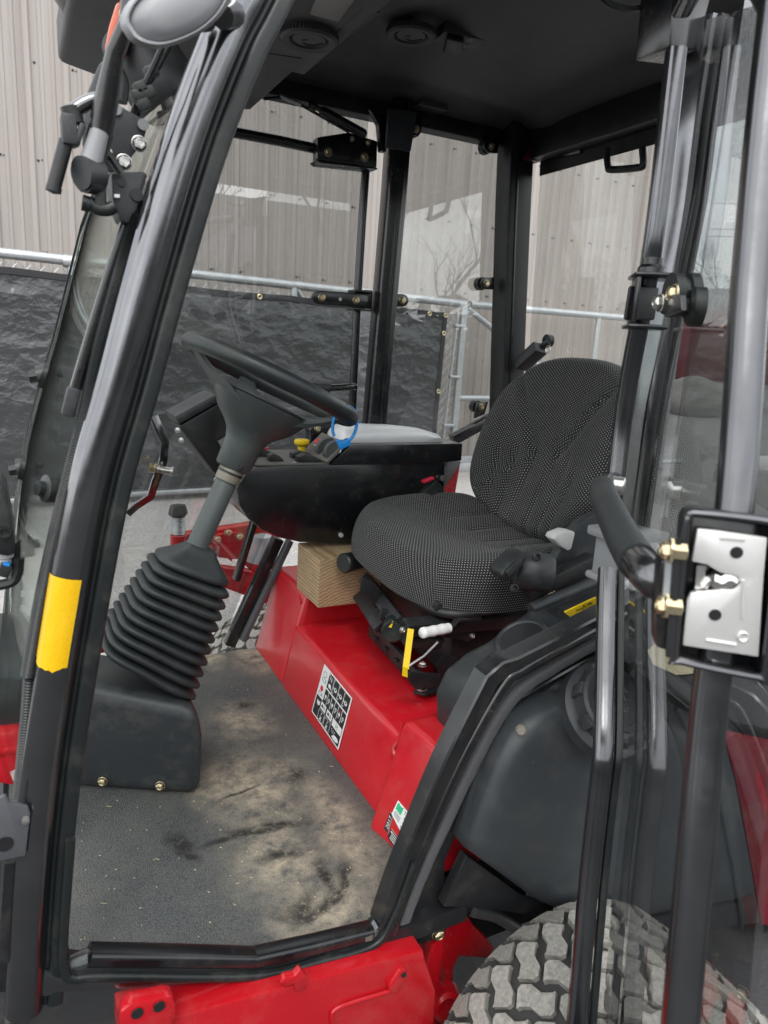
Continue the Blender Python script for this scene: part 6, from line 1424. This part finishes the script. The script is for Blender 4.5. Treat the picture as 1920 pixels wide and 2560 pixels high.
b = MB(); b.tube(spline([Y(210, 300, yw+.1), Y(238, 240, yw+.1), Y(258, 190, yw+.1), Y(270, 172, yw+.1), Y(292, 182, yw+.1), Y(304, 210, yw+.1), Y(300, 255, yw+.1)], 5), .0075, 10); part('hose_loop', b, 'seal', bkt)
b = MB(); b.tube([Y(430, 60, .85), Y(392, 150, .86), Y(345, 250, .88), Y(280, 425, .89)], .0035, 8); pl_ = part('linkage_rod', b, 'black_flat', wa)
b = MB(); b.tube([Y(440, 90, .86), Y(372, 210, .88), Y(300, 410, .90)], .003, 8); part('linkage_rod', b, 'black_flat', wa)
for u, v in ((352, 220), (345, 240), (372, 232), (358, 262), (378, 180)): b = MB(); b.box(Y(u, v, .875), (.014, .012, .012), Matrix.Rotation(R(-30), 3, 'Y')); part('link_clip', b, 'seal', pl_, bevel=.002)
# beacon lamp under the roof's front corner and the work lamp bucket
b = MB(); lampc = Y(300, 82, 1.15); la = (Y(288, 140, 1.15)-Y(318, 20, 1.15)).normalized()
b.lathe([(0, -.040), (.010, -.038), (.015, -.028), (.0165, 0), (.015, .028), (.010, .038), (0, .040)], lampc, la, 18, sx=1.0, sy=.8); bea = part('turn_signal', b, 'amber', smooth=60)
b = MB(); b.bar(Y(308, 138, 1.17), Y(322, 112, 1.17), .02, .006); part('lamp_base', b, 'seal', bea, bevel=.002)
b = MB(); b.lathe([(.020, -.05), (.046, -.05), (.052, -.02), (.054, .045), (.045, .06), (0, .064)], Y(375, 170, 1.20), (.45, -.25, -.75), 26); part('work_lamp', b, 'plastic')
# ---- things at the left edge of the frame
wl = slab('front_lamp', ((-60, 1210), (2, 1208), (14, 1225), (36, 1340), (38, 1386), (20, 1392), (-60, 1380)), .82, .07, 'seal', .008)
b = MB(); b.lathe([(.006, 0), (.006, .003), (.004, .003), (.003, .001), (0, .001)], Y(12, 1330, .819), (0, -1, 0), 14); part('screw', b, 'black_flat', wl)
b = MB(); b.lathe([(.0085, 0), (.0085, .010), (.006, .012), (.006, .022), (0, .022)], Y(12, 1370, .84), (0, 0, -1), 10); part('cable_gland', b, 'pale_plastic', wl)
b = MB(); b.tube(spline([Y(12, 1385, .84), Y(18, 1400, .84), Y(4, 1415, .84), Y(-30, 1425, .84)], 4), .0035, 6); b.tube(spline([Y(46, 1395, .84), Y(42, 1430, .84), Y(28, 1455, .84), Y(-20, 1466, .84)], 5), .0062, 8); part('lamp_cable', b, 'seal', wl)
b = MB(); b.bar(Y(5, 1440, .835), Y(18, 1408, .835), .010, .012); part('connector', b, 'seal', wl, bevel=.002)
b = MB(); b.box(Y(16, 1410, .835), (.008, .010, .006)); part('connector_seal', b, 'blue', wl, bevel=.002)
slab('lamp_bracket', ((24, 1370), (52, 1350), (52, 1408), (24, 1408)), .85, .004, 'black_flat', .001, wl)
slab('front_hood', ((-120, 1715), (-10, 1690), (70, 1685), (82, 1720), (84, 1832), (-120, 1850)), .98, .25, 'plastic', .02)
fr_ = slab('front_deck', ((-120, 1838), (58, 1832), (60, 1965), (20, 1966), (-120, 1940)), .96, .1, 'red', .008)
slab('deck_top', ((-120, 1880), (56, 1878), (57, 1890), (-120, 1895)), .957, .01, 'red_deep', .002, fr_)
mb_ = slab('mirror_bracket', ((-80, 2050), (8, 1990), (16, 1992), (24, 2008), (70, 2018), (76, 2036), (64, 2140), (-80, 2170)), .758, .006, 'liner', .002)
b = MB(); b.lathe([(.0085, 0), (.0085, .001), (0, .001)], Y(12, 2110, .7575), (0, -1, 0), 18); part('bracket_hole', b, 'print_black', mb_)
b = MB(); b.lathe([(.0045, 0), (.004, .004), (0, .005)], Y(64, 2048, .757), (0, -1, 0), 10); part('weld', b, 'zinc', mb_)
b = MB(); b.bar(Y(26, 2150, .78), Y(10, 2400, .78), .012, .012); part('lower_strip', b, 'black_flat')
ds_ = slab('step_deck', ((-150, 2478), (200, 2478), (200, 2700), (-150, 2700)), .90, .4, 'plastic', .006)
b = MB(); b.prism([Y(-150, 2320, .85), Y(30, 2330, .85), Y(40, 2480, .85), Y(-150, 2480, .85)], (0, .02, 0)); part('front_skirt', b, 'black_flat', ds_)

# loose dry grass and grit on the floor mat
b = MB(); rnd = random.Random(11)
for k in range(110):
    u, v = rnd.uniform(180, 1000), rnd.uniform(1700, 2370)
    p = Z(u, v, .5006)
    if not (.02 < p.x < .53 and .84 < p.y < 1.75): continue
    a = rnd.uniform(0, 6.28); ln = rnd.choice((.0015, .002, .002, .003, .003, .005, .010)); wv_ = .0007 if ln > .004 else .0011; d = V((math.cos(a), math.sin(a), 0)); bend = V((-d.y, d.x, 0))*rnd.uniform(-.3, .3)*ln
    b.tube([p-d*ln/2, p+bend+V((0, 0, .0006)), p+d*ln/2], wv_*.6, 4)
db = build('grass_debris', b, 'straw', kind='stuff'); tag(db, 'scattered bits of dry grass on the black floor mat', 'dry grass')
